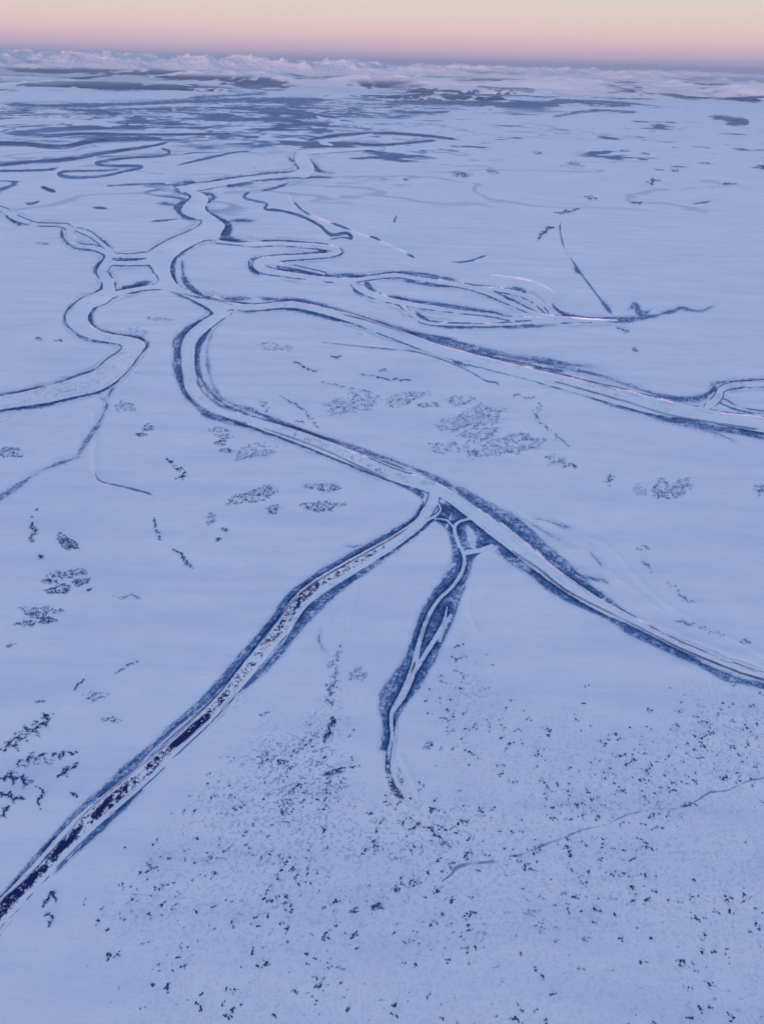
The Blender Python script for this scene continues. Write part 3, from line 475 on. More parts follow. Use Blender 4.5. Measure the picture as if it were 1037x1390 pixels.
# ------------------------------------------------------------------ scrub patches (things) and their prints on the ground
# (x, y, rx, ry, tilt deg, density, rim, label) or a polyline
NM = 'willow patch'
PATCH = [
 ((372,470,23,4.5,6),.35,.8,'faint flat oval of scrub on the snow just below the fork of the river'),
 ([(396,489,1.2),(412,497,1.5),(420,502,2),(431,503,1.4)],.8,0,'short slanting dark streak of scrub below the faint flat oval'),
 ((456,484,7,1.4,2),.9,0,'tiny dark dash of scrub on snow under the long thin curving creek line'),
 ([(475,509,1.6),(490,508,1.2),(515,512,1.2),(525,514,1.6),(558,516,1.2)],.7,0,'long thin wavy line of scrub, above the pale dappled patches mid plain'),
 ((520,502,6,2.2,-12),.5,0,'small pale tuft of scrub just above the long thin wavy scrub line'),
 ([(436,518,1.2),(455,522,1),(480,527,1.2)],.5,0,'thin dark thread of scrub leading right into a ring shaped pale patch'),
 ((492,535,20,6.5,10),.4,.7,'ring shaped pale scrub patch at the end of a thin dark thread'),
 ((473,550,34,9.5,-4),.45,.4,'wide pale dappled scrub field, largest left of the plain between the two river arms'),
 ((548,541,25,7.5,-15),.5,.8,'oval pale scrub patch with a dark lower rim, tilted up to the right'),
 ((583,549,15,3,-4),.6,.5,'narrow lens of scrub between the dark rimmed oval and the rounder one to its right'),
 ((624,543,18,6,-5),.42,.7,'rounded pale scrub patch right of the narrow lens shaped one'),
 ((640,568,43,12,-13),.5,.5,'broadest upper scrub field, mottled and tilted, right of the plain centre'),
 ((650,589,23,9,-6),.5,.6,'mottled scrub patch directly under the broadest upper scrub field'),
 ((691,604,43,12,-10),.5,.5,'broad mottled scrub field with a pointed right end, lowest of the big fields'),
 ([(581,602,1.5),(600,603,2),(620,605,5),(640,612,7),(648,618,3)],.4,0,'trailing pale scrub band sloping down beside the pointed broad field'),
 ((599,611,13,4,6),.35,.6,'little ring of scrub under the left start of the trailing pale band'),
 ([(690,535,1.8),(708,537,1.8),(724,542,3),(732,550,5),(726,560,4),(730,570,2.4),(742,580,1.8),(754,590,1.4),(773,606,1)],.42,0,'hooked string of scrub dots running down from below the broad eastern river channel'),
 ([(740,620,4),(752,625,6),(768,630,5),(784,634,3)],.5,.3,'leaf shaped scrub patch, pointed to the right, at the right of the plain'),
 ((828,652,6,8,0),.55,0,'small roundish scrub clump alone right of the leaf shaped patch'),
 ((868,665,10,7,20),.25,0,'sparse handful of scrub dots between the round clump and the heart shaped patch'),
 ((898,664,11,13,0),.55,.3,'left lobe of the heart shaped scrub patch at the far right of the plain'),
 ((922,663,18,10,-32),.5,.3,'right lobe of the heart shaped scrub patch at the far right of the plain'),
 ((1034,664,9,9,0),.5,0,'scrub clump on the snow cut by the right edge of the photo'),
 ((170,551,13,6.5,5),.5,.7,'grey oval scrub patch just right of where the narrow creek leaves the western bend'),
 ((201,580,7,4,-8),.75,.4,'upper of two small dark ovals left of the southern river bend'),
 ((190,590,8,2.4,-5),.75,0,'lower flatter one of two small dark ovals left of the southern river bend'),
 ((295,583,14,3,0),.5,.3,'topmost flat scrub patch of the small group below the southern river bend'),
 ((303,592,13,3.6,-4),.5,.3,'second pale flat scrub patch of the small group below the southern river bend'),
 ((299,601,7,3.6,-12),.8,.3,'darkest rounded scrub patch of the small group below the southern river bend'),
 ((307,611,8,2.4,4),.8,0,'lowest little dark dash of the small group below the southern river bend'),
 ((346,612,26,8.5,-8),.42,.7,'long pale oval scrub patch right of the small group, close to the river arm'),
 ([(226,622,2),(234,630,2.2),(243,636,3),(250,641,4),(251,645,3),(238,650,1.6)],.75,0,'dark hook shaped line of scrub alone on the snow in the left half'),
 ((12,614,19,6.5,0),.6,.4,'grey oval scrub patch cut by the left edge, above the narrow creek'),
 ((344,673,33,8,-14),.6,.4,'long dappled scrub patch tilted up to the right, left of centre'),
 ((372,691,9,5.5,-20),.65,.3,'small scrub patch directly under the right end of the long dappled tilted one'),
 ((438,661,24,4.6,3),.65,.5,'dark rimmed crescent scrub patch, upper one of a pair left of the river fork'),
 ((436,687,26,6.5,-3),.65,.5,'bean shaped scrub patch, lower one of a pair left of the river fork'),
 ((359,550,5,8,-35),.45,.4,'pale narrow scrub patch right beside the inner bank of the southern bend'),
 ([(380,537,1.2),(396,546,1.4),(412,556,1.4),(422,568,2.6),(432,580,3)],.55,0,'long curved thin line of scrub sweeping down to the river arm'),
 ((407,572,6,1.3,12),.6,0,'tiny scrub dash left of the lower end of the long curved line'),
 ([(51,690,.8),(43,700,1.6),(45,712,3),(46,722,5),(43,736,7.5)],.7,0,'comet shaped dark scrub patch with a thin tail pointing up, near the left edge'),
 ((91,736,16,7,31),.95,.2,'solid dark sausage shaped scrub patch tilted down to the right'),
 ((55,755,4,3,40),.9,0,'tiny dark speck of scrub below the comet shaped patch'),
 ((92,779,27,5.5,-5),.65,0,'upper long speckled scrub patch of the stack below the dark sausage shape'),
 ((68,789,12,3,5),.8,0,'dark lower left end piece under the upper long speckled patch'),
 ((80,800,16,5.5,-12),.9,.3,'dark oval scrub patch at the bottom of the stack'),
 ((109,790,11,4.5,-8),.9,.2,'small dark oval scrub patch at the right end of the stack'),
 ((122,801,4,2.2,-30),.8,0,'tiny speck of scrub just right below the stack of dark ovals'),
 ((53,831,23,7.5,0),.6,.3,'large speckled scrub patch near the left edge below the stack'),
 ((36,846,15,4,-5),.65,0,'flat speckled left tail under the large speckled patch'),
 ((64,842,11,4.5,-5),.95,0,'dark solid lower right part under the large speckled patch'),
 ((82,829,4,2.4,-10),.6,0,'tiny scrub dot to the right of the large speckled patch'),
 ((14,876,6,2.2,-15),.6,0,'two tiny dark specks near the left edge below the speckled patches'),
 ((286,704,6,8,30),.5,0,'small faint pair of scrub dots above two tiny dark specks, left of centre'),
 ((305,719,4,2,20),.9,0,'right one of two tiny dark specks on the snow left of centre'),
 ((297,732,3.5,2.6,0),.9,0,'left lower one of two tiny dark specks on the snow left of centre'),
 ([(209,702,1.4),(211,715,1.8),(217,730,2),(223,738,1.6)],.75,0,'upper dark piece of the broken scrub line curving down left of centre'),
 ([(233,744,1.6),(242,750,2),(250,756,2.4),(250,762,4),(262,771,2)],.8,0,'lower forked dark end of the broken scrub line left of centre'),
 ([(152,807,1.2),(165,812,1.6),(178,808,2),(190,812,2)],.4,0,'faint curved scatter of scrub on open snow left of the south-western channel'),
 ([(156,914,1.2),(168,908,1.4),(178,900,2),(188,898,2)],.55,0,'thin rising dotted streak of scrub on open snow in the lower left'),
 ([(101,936,1.4),(107,929,1.6),(114,922,1.6)],.8,0,'short dark rising stroke of scrub in the lower left'),
 ((128,946,20,7,-5),.22,0,'faint cloud of scrub dots below the short dark rising stroke'),
 ((151,977,13,3.4,5),.45,0,'small scattered scrub line midway between left edge and south-western channel'),
 ((55,953,6,2.4,5),.6,0,'small dark scrub dash above the rising speckled band at the left'),
 ([(0,1018,6),(20,1006,8),(38,994,8),(56,982,7),(72,968,5)],.5,0,'wide speckled scrub band rising to the right from the left edge'),
 ([(22,1040,5),(45,1030,8),(70,1028,7),(88,1022,4),(105,1022,4)],.42,0,'middle speckled scrub band at the left, under the wide rising band'),
 ([(78,1056,5),(92,1045,4),(106,1036,3)],.65,0,'dark clump at the right end of the middle speckled band'),
 ([(0,1056,6),(18,1054,7),(40,1062,5),(46,1060,3)],.6,0,'dark flat scrub band touching the left edge below the middle one'),
 ([(0,1076,4),(14,1082,5),(34,1085,4.5)],.8,0,'darkest scrub clump at the left edge'),
 ([(0,1110,6),(8,1100,5),(12,1094,2)],.8,0,'lowest dark scrub clump cut by the left edge'),
 ([(55,1100,1.6),(52,1085,2.2),(60,1076,3),(48,1068,1.2)],.6,0,'forked upright scrub streak right of the dark clumps at the left edge'),
 ((101,1079,5.5,2,35),1,0,'single dark slanting lens of scrub alone near the south-western channel'),
 ([(58,1232,2),(66,1218,2.6),(72,1212,3),(76,1225,3)],.7,0,'upper dark tilted clump near the lower left corner, right of the south-western channel'),
 ([(58,1246,2),(70,1240,4),(66,1262,3)],.4,0,'lower sparse clump near the lower left corner, right of the south-western channel'),
 ((452,1049,13,3.6,-12),.95,0,'dark tapering scrub clump on the snow left of the finger channel tip'),
 ([(458,1044,1.4),(472,1042,1.4),(488,1040,1)],.6,0,'thin dotted tail pointing right from the dark tapering clump'),
 ([(452,973,6),(449,985,5),(443,1000,4),(440,1008,3)],.75,0,'dark upright strip of shrubs west of the finger channel'),
 ([(462,876,3),(458,892,5),(451,905,6),(456,920,5),(446,940,6),(450,960,5)],.42,0,'ragged double row of shrubs running down from the end of the snow ridge'),
 ((485,915,12,10,20),.35,0,'loose group of shrubs right of the ragged double row'),
 ([(555,1127,2.5),(572,1120,4),(585,1128,4),(600,1142,3),(612,1150,2)],.5,0,'curved shrub string below the tip of the finger channel'),
 ((511,1231,8,4,-30),.95,0,'dark slanting shrub clump alone in the lower centre'),
 ((482,1236,7,4,-20),.6,0,'paler shrub clump to the left of the dark slanting one in the lower centre'),
 ((582,1012,6,5,-30),.6,0,'crow shaped dark shrub right of the finger channel tip'),
 ((634,1160,8,3,-10),.4,0,'pale scrub smudge at the left part of the dotted creek line'),
 ((613,238-2,1,1,0),0,0,None),
 ((625,236,13,3.6,8),.9,0,'dark ragged pond scrub on the far plain right of the river, upper middle'),
 ((668,232,9,2,12),.8,0,'small dark dash right of the ragged dark pond on the far plain'),
 ((550,243,4,1.2,0),.9,0,'tiny dark dot on the far snow left of the ragged dark pond'),
 ([(730,325,1.6),(736,317,3),(742,311,3),(752,308,1.6)],.95,0,'dark boomerang shaped scrub left of the smooth pale lake'),
 ([(752,288,1),(768,287,2.2),(786,283,1.2)],.95,0,'dark streak of scrub at the upper left tip of the smooth pale lake'),
 ((803,268,9,2.2,10),.8,0,'dark dash above the left part of the smooth pale lake'),
 ((864,275,8,1.7,3),.95,0,'dark flat lens above the middle of the smooth pale lake'),
 ([(878,246,1.4),(886,249,2),(884,245,2.4),(896,244,1.4)],.9,0,'dark forked mark on the far snow above the smooth pale lake'),
 ((989,249,12,1.3,-1),.9,0,'thin dark dash on the far snow near the right edge'),
 ((1030,227,12,1.4,1),.9,0,'thin dark dash high at the right edge'),
 ((957,221,8,1.4,5),.8,0,'small dark dash on the far right snow above the other dashes'),
 ((915,231,6,1.5,0),.9,0,'leftward dark speck under the small dash on the far right snow'),
 ((894,230,7,1.2,2),.8,0,'faint dash immediately left of the dark speck on the far right snow'),
 ((778,221,9,3,5),.6,0,'dark mottled clump on the far snow right of centre'),
 ((731,207,6,2,5),.8,0,'small dark speck on the far snow left of the mottled clump'),
 ((846,204,9,1.3,0),.8,0,'long thin dash high on the far snow right of centre'),
 ((874,208,6,1.6,3),.8,0,'short dark dash just right below the long thin one high on the far snow'),
 ((60,330,9,1.6,0),.5,0,'faint dash of scrub on the snow left of the western channels'),
 ((54,459,6,1.8,0),.6,0,'left one of two small grey dashes on the snow beside the western bend'),
 ((80,462,6,1.6,0),.7,0,'right one of two small grey dashes on the snow beside the western bend'),
 ((215,432,18,2,5),.35,0,'pale streak of scrub on the snow between the two large river bends'),
 ((186,449,17,4,12),.25,.4,'faint pale oval scrub on the snow above the western bend'),
 ((846,447,9,3,20),.6,0,'dark tuft on the rough snowy rise below the bank with the dark bushes'),
 ((862,474,5,3,20),.6,0,'small dark tuft lower down the rough snowy rise at the right'),
 ((873,744,9,3,5),.4,0,'topmost sparse scatter of shrubs on the slope right of the south-eastern arm'),
 ([(872,762,2.5),(880,770,3),(884,778,3)],.45,0,'second sparse scatter of shrubs on the slope right of the south-eastern arm'),
 ([(905,790,1.6),(918,798,3),(928,812,3),(945,818,2)],.35,0,'third sparse scatter of shrubs on the slope right of the south-eastern arm'),
 ([(918,843,2),(940,848,3),(960,855,3),(985,862,3)],.35,0,'lowest long thin scatter of shrubs on the slope above the south-eastern arm'),
 ((1013,871,9,3,0),.5,0,'little dark scatter near the right edge above the south-eastern arm'),
]
BX, BY, BZ, BR, BH = [], [], [], [], []
KEYS = ('patch',)
Zint = Z
def z_at(u, v):
    j = np.clip(np.searchsorted(ks, v - hor(u)), 0, NV - 1); i = np.clip(np.round(u - U0).astype(int), 0, NU - 1)
    return Zint[j, i]
def shrubs_mesh(name, u, v, rad, hgt, mat, rng, elong=None, z=None, flat=False):
    """one mesh of irregular low domes, one per shrub; u, v photograph position, sizes in metres"""
    u = np.asarray(u); v = np.asarray(v); n = len(u)
    z0 = z_at(u, v)
    x, y, t = unproject(u, v, z0)
    k = 6
    ang = (np.arange(k) / k * 2 * np.pi)[None] + rng.random((n, 1)) * 6
    el = np.ones(n) if elong is None else elong
    rot = rng.random(n) * np.pi
    co = np.zeros((n, 2 * k + 1, 3))
    for ring, (rs, zs) in enumerate(((1.0, 0), (.72, .62))):
        rr = rad[:, None] * rs * (.55 + .9 * rng.random((n, k)))
        lx = rr * np.cos(ang) * el[:, None]; ly = rr * np.sin(ang) / np.sqrt(el[:, None])
        co[:, ring * k:(ring + 1) * k, 0] = x[:, None] + lx * np.cos(rot)[:, None] - ly * np.sin(rot)[:, None]
        co[:, ring * k:(ring + 1) * k, 1] = y[:, None] + lx * np.sin(rot)[:, None] + ly * np.cos(rot)[:, None]
        co[:, ring * k:(ring + 1) * k, 2] = z0[:, None] - (.4 if ring == 0 else 0) + hgt[:, None] * zs * (.6 + .8 * rng.random((n, k)))
    co[:, 2 * k, 0] = x; co[:, 2 * k, 1] = y; co[:, 2 * k, 2] = z0 + hgt
    f = []
    for i in range(k):
        j = (i + 1) % k; f += [[i, j, k + j], [i, k + j, k + i], [k + i, k + j, 2 * k]]
    F = (np.array(f)[None] + (np.arange(n) * (2 * k + 1))[:, None, None]).reshape(-1)
    cx, cy, cz = float(x.mean()), float(y.mean()), float(z0.min())
    co = co.reshape(-1, 3) - np.array([cx, cy, cz])
    me = mesh_from(name, co, F, 3, mat, smooth=False)
    o = link(name, me); o.location = (cx, cy, cz); return o

PATCH = [(a, min(.9, b * 1.3) if (isinstance(a, list) and a[0][1] > 940) else b, c, d) for a, b, c, d in PATCH]
patch_jobs = []
CELL = sstep(.16, .03, np.abs(lod(14, 4.2, 1.3) - .5)); RSP = lod(15, 9, 1.5)
rngp = np.random.default_rng(11)
for shape, dens, rim, label in PATCH:
    if label is None: continue
    if isinstance(shape, tuple):
        cx, cy, rx, ry, tilt = shape
        n = int(min(2600, rx * ry * math.pi * dens * .85 + 14))
        n2 = n * 4
        a = rngp.random(n2) * 2 * np.pi; r = np.sqrt(rngp.random(n2))
        if rim: 
            m_ = rngp.random(n2) < rim * .22; r = np.where(m_, .93 + .07 * rngp.random(n2), r)
            lo_ = rngp.random(n2) < rim * .22; r = np.where(lo_, .95 + .05 * rngp.random(n2), r); a = np.where(lo_, (.22 + .5 * rngp.random(n2)) * np.pi, a)
        wob = (1 + .16 * np.sin(a * 3 + cx) + .12 * np.sin(a * 5 + cy) + .07 * np.sin(a * 11 + cx * 3)) * (1 + .10 * rngp.normal(size=n2) * (rngp.random(n2) < .5))
        lx = rx * r * np.cos(a) * wob; ly = ry * r * np.sin(a) * wob
        ct, st = math.cos(R(tilt)), math.sin(R(tilt))
        u = cx + lx * ct - ly * st; v = cy + lx * st + ly * ct
    else:
        C = catmull(shape, 8); seg = np.hypot(np.diff(C[:, 0]), np.diff(C[:, 1])); L_ = seg.sum()
        cum = np.concatenate([[0], np.cumsum(seg)])
        area = L_ * C[:, 2].mean() * 2; n = int(min(2600, area * dens * 1.0 + 14)); n2 = n * 4
        s = rngp.random(n2) * L_
        u = np.interp(s, cum, C[:, 0]); v = np.interp(s, cum, C[:, 1]); w_ = np.interp(s, cum, C[:, 2])
        tap = np.clip(np.minimum(s, L_ - s) / min(9.0, .4 * L_), .12, 1) ** .6; ph_ = C[0, 0] * .7
        o_ = np.clip(rngp.normal(size=n2) * .55, -1.25, 1.25) * w_ * tap * (.72 + .5 * np.sin(s * .55 + ph_) * np.sin(s * .21 + 2 * ph_)) + w_ * .45 * np.sin(s * .38 + ph_) * tap
        du = np.gradient(C[:, 0], cum); dv = np.gradient(C[:, 1], cum)
        tx = np.interp(s, cum, du); ty = np.interp(s, cum, dv)
        u = u - ty * o_; v = v + tx * o_
    # clumping: keep the points where a ground-space noise is high
    x, y, t = unproject(u, v); pm = t / FOC
    jj = np.clip(np.searchsorted(ks, v - hor(u)), 0, NV - 1); ii = np.clip(np.round(u - U0).astype(int), 0, NU - 1)
    g = CELL[jj, ii] + .35 * RSP[jj, ii]
    if not isinstance(shape, tuple) or not rim: r = np.zeros(len(u))
    keep = np.argsort(-(g * (1.1 - dens) * 1.6 + (r > .86) * .35 * rim + rngp.random(len(g)) * .8))[:n]
    u = u[keep]; v = v[keep]; pm = pm[keep]
    patch_jobs.append((u, v, pm, dens, label))
    # a thin darker print on the snow under and around each shrub
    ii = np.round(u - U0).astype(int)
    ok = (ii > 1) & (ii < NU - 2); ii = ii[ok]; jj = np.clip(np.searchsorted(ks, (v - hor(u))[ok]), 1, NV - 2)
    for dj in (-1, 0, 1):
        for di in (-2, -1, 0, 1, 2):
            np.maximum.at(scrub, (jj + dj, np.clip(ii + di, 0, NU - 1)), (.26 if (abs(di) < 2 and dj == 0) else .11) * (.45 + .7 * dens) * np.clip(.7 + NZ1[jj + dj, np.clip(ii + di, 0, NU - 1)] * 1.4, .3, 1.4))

# ------------------------------------------------------------------ loose shrubs over the foreground
def dens_fg(u, v):
    d = np.zeros(u.shape)
    d = np.maximum(d, .95 * np.exp(-(((u - 410) / 95) ** 2 + ((v - 1040) / 105) ** 2)))
    d = np.maximum(d, .62 * np.exp(-(((u - 520) / 230) ** 2 + ((v - 1130) / 60) ** 2)))
    d = np.maximum(d, .40 * np.exp(-(((u - 350) / 190) ** 2 + ((v - 1170) / 110) ** 2)))
    d = np.maximum(d, .5 * np.exp(-(((u - 300) / 70) ** 2 + ((v - 1090) / 90) ** 2)))
    d = np.maximum(d, .55 * np.exp(-(((u - 990) / 130) ** 2 + ((v - 1000) / 90) ** 2)))
    d = np.maximum(d, .42 * np.exp(-(((u - 640) / 55) ** 2 + ((v - 960) / 85) ** 2)))
    d = np.maximum(d, .40 * np.exp(-(((u - 850) / 230) ** 2 + ((v - 1060) / 90) ** 2)))
    d = np.maximum(d, .30 * sstep(1080, 1160, v) * sstep(90, 240, u))
    d = np.maximum(d, .06 * sstep(900, 1000, v) * sstep(330, 480, u))
    d = np.maximum(d, .30 * np.exp(-(((u - 200) / 90) ** 2 + ((v - 1240) / 70) ** 2)))
    d = d * (1 - .5 * sstep(1180, 1330, v) )
    # smooth snow around the finger tip and beside the south-western channel
    d = d * (1 - np.exp(-(((u - 545) / 52) ** 2 + ((v - 1025) / 75) ** 2))) * (1 - np.exp(-(((u - 500) / 38) ** 2 + ((v - 1000) / 85) ** 2)))
    d = d * sstep(18, 80, u * .72 + v * .69 - 888)
    d = d * sstep(-20, 70, v - 905 + 45 * np.sin(u * .013) + 22 * np.sin(u * .041 + 1))
    d = np.maximum(d, .3 * sstep(930, 990, v) * sstep(940, 1060, u))
    return d
rf = np.random.default_rng(5)
nc = 60000
su = rf.random(nc) * 1480 - 220; sv = rf.random(nc) * 600 + 870
x, y, t = unproject(su, sv)
g = fbm(x, y, 60, 3, 33, .6)
p = dens_fg(su, sv) * np.clip((g - .33) * 3.2, .08, 1.4) * .33
sel = rf.random(nc) < p
su = su[sel]; sv = sv[sel]
cu, cv, cs = [], [], []
for a_, b_ in zip(su, sv):          # shrubs stand in short ragged rows
    m_ = int(1 + rf.exponential(2.3)); m_ = min(m_, 12); th = rf.normal() * .5 - (.25 if a_ < 700 else -.25); ln = .9 * m_ + 1
    q = (rf.random(m_) - .5) * 2 * ln; w_ = rf.normal(size=m_) * .9
    cu += list(a_ + q * math.cos(th) - w_ * math.sin(th)); cv += list(b_ + q * math.sin(th) + w_ * math.cos(th)); cs += list(rf.random(m_) ** 1.7)
u = np.array(cu); v = np.array(cv); cs = np.array(cs)
k_ = (u > -220) & (u < 1255) & (v < 1470); u = u[k_]; v = v[k_]; cs = cs[k_]
jj = np.clip(np.searchsorted(ks, v - hor(u)), 0, NV - 1); ii = np.clip(np.round(u - U0).astype(int), 0, NU - 1)
ok = (F_ch[jj, ii] > 3) & (scrub[jj, ii] < .6); u = u[ok]; v = v[ok]; cs = cs[ok]
fg_u, fg_v = u, v
ii = ii[ok]; jj = jj[ok]
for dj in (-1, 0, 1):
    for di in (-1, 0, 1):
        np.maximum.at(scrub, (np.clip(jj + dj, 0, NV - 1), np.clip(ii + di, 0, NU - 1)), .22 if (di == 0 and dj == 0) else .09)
# faint half-buried tussocks
tus = sstep(.57, .74, lod(9, 2.6, 1.2)) * np.clip(dens_fg(GU, GV) * 1.4, 0, 1) * .27
scrub = np.maximum(scrub, tus * (1 - inch))
scrub = np.clip(scrub, 0, 1)

# ------------------------------------------------------------------ ground and river meshes
idx = np.arange(NU * NV).reshape(NV, NU)
quads = np.stack([idx[1:, :-1], idx[1:, 1:], idx[:-1, 1:], idx[:-1, :-1]], -1).reshape(-1, 4)
Fq = (F_ch[:-1, :-1] + F_ch[1:, 1:] + F_ch[1:, :-1] + F_ch[:-1, 1:]) / 4
isr = (Fq < 0.0).ravel()
CO = np.stack([X, Y, Z], -1).reshape(-1, 3)
def sub(name, mask, mat):
    q = quads[mask]; used = np.zeros(NU * NV, bool); used[q.ravel()] = True
    remap = np.cumsum(used) - 1
    me = mesh_from(name, CO[used], remap[q].ravel(), 4, mat, {'scrub': scrub.ravel()[used], 'lead': lead.ravel()[used]})
    o = link(name, me); o['kind'] = 'structure'; return o
sub('snow_plain', ~isr, M_ground); sub('frozen_river', isr, M_river)
# the plain carries on beyond the sampled grid, behind, below and to the sides, as one coarse sheet a few metres lower
S = 260000
bm_co = np.array([(-S, -S, -14), (S, -S, -14), (S, S * .7, -14), (-S, S * .7, -14)], float)
me = mesh_from('ground', bm_co, np.array([0, 1, 2, 3]), 4, M_ground, {'scrub': np.zeros(4), 'lead': np.zeros(4)})
o = link('ground', me); o['kind'] = 'structure'

# ------------------------------------------------------------------ far hills and mountains
M_hill = bpy.data.materials.new('hill_snow'); n, l, b = nodes(M_hill)
at = n.new('ShaderNodeAttribute'); at.attribute_name = 'scrub'
mxn = n.new('ShaderNodeMix'); mxn.data_type = 'RGBA'; mxn.inputs[6].default_value = (.82, .84, .87, 1); mxn.inputs[7].default_value = (.006, .034, .14, 1)
l.new(at.outputs['Fac'], mxn.inputs[0]); l.new(mxn.outputs[2], b.inputs['Base Color']); b.inputs['Roughness'].default_value = .9; b.inputs['Specular IOR Level'].default_value = .02
def range_mesh(name, d0, d1, nd, na, hfun, half=R(42)):
    th = np.linspace(-half, half, na); d = np.geomspace(d0, d1, nd)
    T, D = np.meshgrid(th, d); xx = D * np.sin(T); yy = D * np.cos(T)
    zz, sc2 = hfun(xx, yy, D, T)
    edge = sstep(0, .10, (D - d0) / (d1 - d0)) * sstep(1, .9, (D - d0) / (d1 - d0))
    zz = zz * edge - 30
    id2 = np.arange(nd * na).reshape(nd, na)
    q = np.stack([id2[:-1, :-1], id2[:-1, 1:], id2[1:, 1:], id2[1:, :-1]], -1).reshape(-1, 4)
    me = mesh_from(name, np.stack([xx, yy, zz], -1).reshape(-1, 3), q.ravel(), 4, M_hill, {'scrub': np.clip(sc2, 0, 1).ravel()})
    o = link(name, me); o['kind'] = 'structure'; return o
def ridged(x, y, lam, octs, s):
    r = 0; a = 1; t = 0; prev = 1
    for k in range(octs):
        n_ = 1 - np.abs(2 * vnoise(x / lam + 3.3 * k, y / lam + 9.1 * k, s + k) - 1); n_ = n_ * n_
        r = r + a * n_ * prev; t += a; prev = np.clip(n_ * 1.5, 0, 1); a *= .55; lam /= 2.1
    return r / t
def low_hills(x, y, D, T):
    h = fbm(x, y, 7000, 5, 301, .5); m = sstep(.47, .74, h)
    z = 230 * m * (.6 + .8 * fbm(x, y, 1500, 4, 305))
    s = sstep(.485, .535, fbm(x, y * .45, 1900, 5, 310, .72)) * sstep(.40, .56, fbm(x, y * .6, 9000, 3, 311) + .13 * sstep(-.12, .05, T) + .05 * np.exp(-((T + .22) / .12) ** 2)) * (1 - .3 * m) 
    return z, s
def foothills(x, y, D, T):
    h = fbm(x, y, 12000, 5, 401, .5)
    z = 560 * sstep(.34, .70, h) * (.45 + 1.0 * ridged(x, y, 5000, 5, 410)) + 40
    s = np.maximum(sstep(.45, .53, fbm(x, y * .5, 3800, 5, 420, .7)) * sstep(560, 280, z) * .9, .22 * sstep(420, 200, z))  # woods, plus an even low-slope tint that puts distance haze into the colour
    return z, s
def mountains(x, y, D, T):
    rr = ridged(x, y, 5200, 6, 500)
    env = .55 + .75 * fbm(x, y, 30000, 2, 510)
    zT = 1.0 + .38 * sstep(.15, -.5, T) - .22 * sstep(.2, .5, T)
    z = (600 + 1100 * rr) * env * zT
    return z, .38 * sstep(1150, 650, z) * sstep(.40, .56, fbm(x, y, 5000, 4, 520, .6)) + .12 * sstep(1000, 600, z)  # lower slopes darkened to blue: haze below the peaks painted into the colour
range_mesh('low_hills', 31000, 56000, 420, 1300, low_hills)
range_mesh('foothills', 48000, 88000, 300, 1000, foothills)
range_mesh('mountain_range', 92000, 148000, 300, 1600, mountains)

# ------------------------------------------------------------------ build scrub patches
for (u, v, pm, dens, label) in patch_jobs:
    n = len(u)
    rad = pm * (.34 + .40 * rngp.random(n)) * (.78 + .4 * dens); hg = np.clip(rad * .9, .7, 4.0)
    o = shrubs_mesh('scrub_patch', u, v, rad, hg, M_shrub if dens >= .7 or v.mean() > 940 else (M_belt if dens > .52 else M_pale), rngp, elong=1 + .6 * rngp.random(n))
    set_obj_props(o, label, 'scrub patch', 'scrub patches standing out of the snow')

# ------------------------------------------------------------------ belts of willows along the banks (uncountable: stuff)
rb = np.random.default_rng(21)
for name, (F, msk) in BELT.items():
    wgt = msk * (1 - inch) * (1 - .9 * hole) * (K > 150)
    wgt[:, (us < -150) | (us > 1190)] = 0
    prob = wgt * np.clip(.35 + NZ1 * 1.2, .05, 1)
    J, I = np.nonzero(rb.random(prob.shape) < prob * .95)
    u = GU[J, I] + rb.random(len(J)) - .5; v = GV[J, I] + rb.random(len(J)) - .5
    pm = PXM[J, I]; rad = pm * (.34 + .46 * rb.random(len(J))); hg = np.clip(rad * 1.0, .6, 4.0)
    o = shrubs_mesh('willow_belt', u, v, rad, hg, M_belt, rb)
    set_obj_props(o, 'dense dark belts of bare willow scrub lining the snowy banks of the river\'s ' + name, 'willow scrub', kind='stuff')

# ------------------------------------------------------------------ individual shrubs in the foreground
def shrub_template(rng):
    """one bush: a few leaning lobes of twigs grown together"""
    verts, faces = [], []
    nl = rng.integers(3, 7); ax = rng.random() * np.pi; el = 1 + rng.random() * 1.6
    for i in range(nl):
        s = rng.normal(size=2) * np.array([.85 * el, .5]); cx = s[0] * math.cos(ax) - s[1] * math.sin(ax); cy = s[0] * math.sin(ax) + s[1] * math.cos(ax)
        r = .45 + .5 * rng.random(); hh = .5 + .55 * rng.random(); k = 7; b0 = len(verts); ph = rng.random() * 6
        for ring, (rs, zs) in enumerate(((.85, -.15), (1.0, .35), (.6, .8))):
            for j in range(k):
                a = ph + j / k * 2 * math.pi; q = r * rs * (.6 + .8 * rng.random())
                verts.append((cx + q * math.cos(a), cy + q * math.sin(a), hh * zs * (.8 + .4 * rng.random())))
        verts.append((cx + rng.normal() * .1, cy + rng.normal() * .1, hh))
        for ring in range(2):
            for j in range(k):
                a0 = b0 + ring * k + j; a1 = b0 + ring * k + (j + 1) % k
                faces += [(a0, a1, a1 + k), (a0, a1 + k, a0 + k)]
        for j in range(k): faces.append((b0 + 2 * k + j, b0 + 2 * k + (j + 1) % k, b0 + 3 * k))
        for t in range(7):  # twigs
            a = rng.random() * 6.28; q = r * (1.1 + .8 * rng.random()); b1 = len(verts); zt = hh * (.4 + .9 * rng.random())
            verts += [(cx + .25 * r * math.cos(a + .6), cy + .25 * r * math.sin(a + .6), .1), (cx + .25 * r * math.cos(a - .6), cy + .25 * r * math.sin(a - .6), .1), (cx + q * math.cos(a), cy + q * math.sin(a), zt)]
            faces.append((b1, b1 + 1, b1 + 2))
    return mesh_from('shrub', np.array(verts), np.array(faces).ravel(), 3, M_shrub, smooth=False)
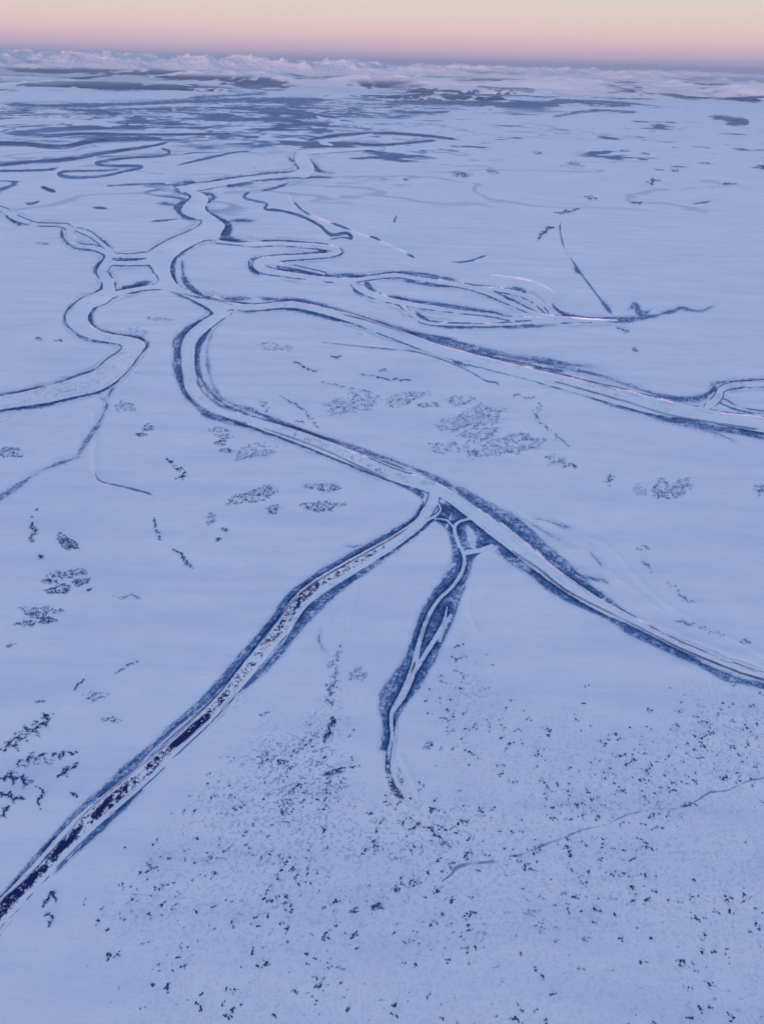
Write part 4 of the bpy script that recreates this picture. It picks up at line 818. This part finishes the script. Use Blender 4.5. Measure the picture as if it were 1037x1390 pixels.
TPL = [shrub_template(rf) for _ in range(14)]
infr = (fg_u > 5) & (fg_u < 1032) & (fg_v < 1385)
score = cs + (fg_v - 900) / 1400 + infr * 10
order = np.argsort(-score); big = order[:300]; rest = order[300:]
zb = z_at(fg_u, fg_v); bx, by, bt = unproject(fg_u, fg_v, zb)
G_LABEL = 'single dark bare shrub poking out of the foreground snow, one among hundreds scattered alike'
for q, i in enumerate(big):
    o = link('shrub', TPL[q % len(TPL)]) if q < len(TPL) else TPL_OBJ[q % len(TPL)].copy()
    if q < len(TPL):
        TPL_OBJ = (globals().get('TPL_OBJ') or []) + [o]
    else: sc.collection.objects.link(o)
    s = .80 + .72 * cs[i]
    o.location = (bx[i], by[i], zb[i] - .05); o.rotation_euler = (0, 0, rf.random() * 6.28); o.scale = (s, s * (.7 + .5 * rf.random()), s * .9)
    set_obj_props(o, G_LABEL, 'shrub', 'shrubs scattered over the foreground snow')
uu = fg_u[rest]; vv = fg_v[rest]
_, _, tt = unproject(uu, vv); rr = tt / FOC * (.42 + 1.0 * cs[rest] ** 1.3)
o = shrubs_mesh('small_shrubs', uu, vv, rr, np.clip(rr, .5, 2.5), M_shrub, rf, elong=1 + .9 * rf.random(len(uu)))
set_obj_props(o, 'countless small dark shrubs and tussocks speckling the foreground snow', 'shrubs', kind='stuff')

# ------------------------------------------------------------------ haze
HZ = 2900.0; S2 = 240000
import bmesh
bmh = bmesh.new(); bmesh.ops.create_cube(bmh, size=1)
for vv_ in bmh.verts:
    vv_.co.x *= S2 * 2.3; vv_.co.y *= S2 * 2.3; vv_.co.z = (-90 if vv_.co.z < 0 else HZ)
me = bpy.data.meshes.new('haze'); bmh.to_mesh(me); bmh.free()
hz = link('haze', me); set_obj_props(hz, 'thin blue winter haze over the snow plain and mountains', 'haze', kind='stuff')
hm = bpy.data.materials.new('haze'); hm.use_nodes = True; n = hm.node_tree.nodes; n.clear()
ho = n.new('ShaderNodeOutputMaterial'); pv = n.new('ShaderNodeVolumePrincipled')
pv.inputs['Color'].default_value = (.60, .77, 1.0, 1); pv.inputs['Density'].default_value = 9.0e-6; pv.inputs['Anisotropy'].default_value = 0.45
hm.node_tree.links.new(pv.outputs[0], ho.inputs['Volume']); me.materials.append(hm)
print('shrubs', len(fg_u), 'patches', len(patch_jobs))
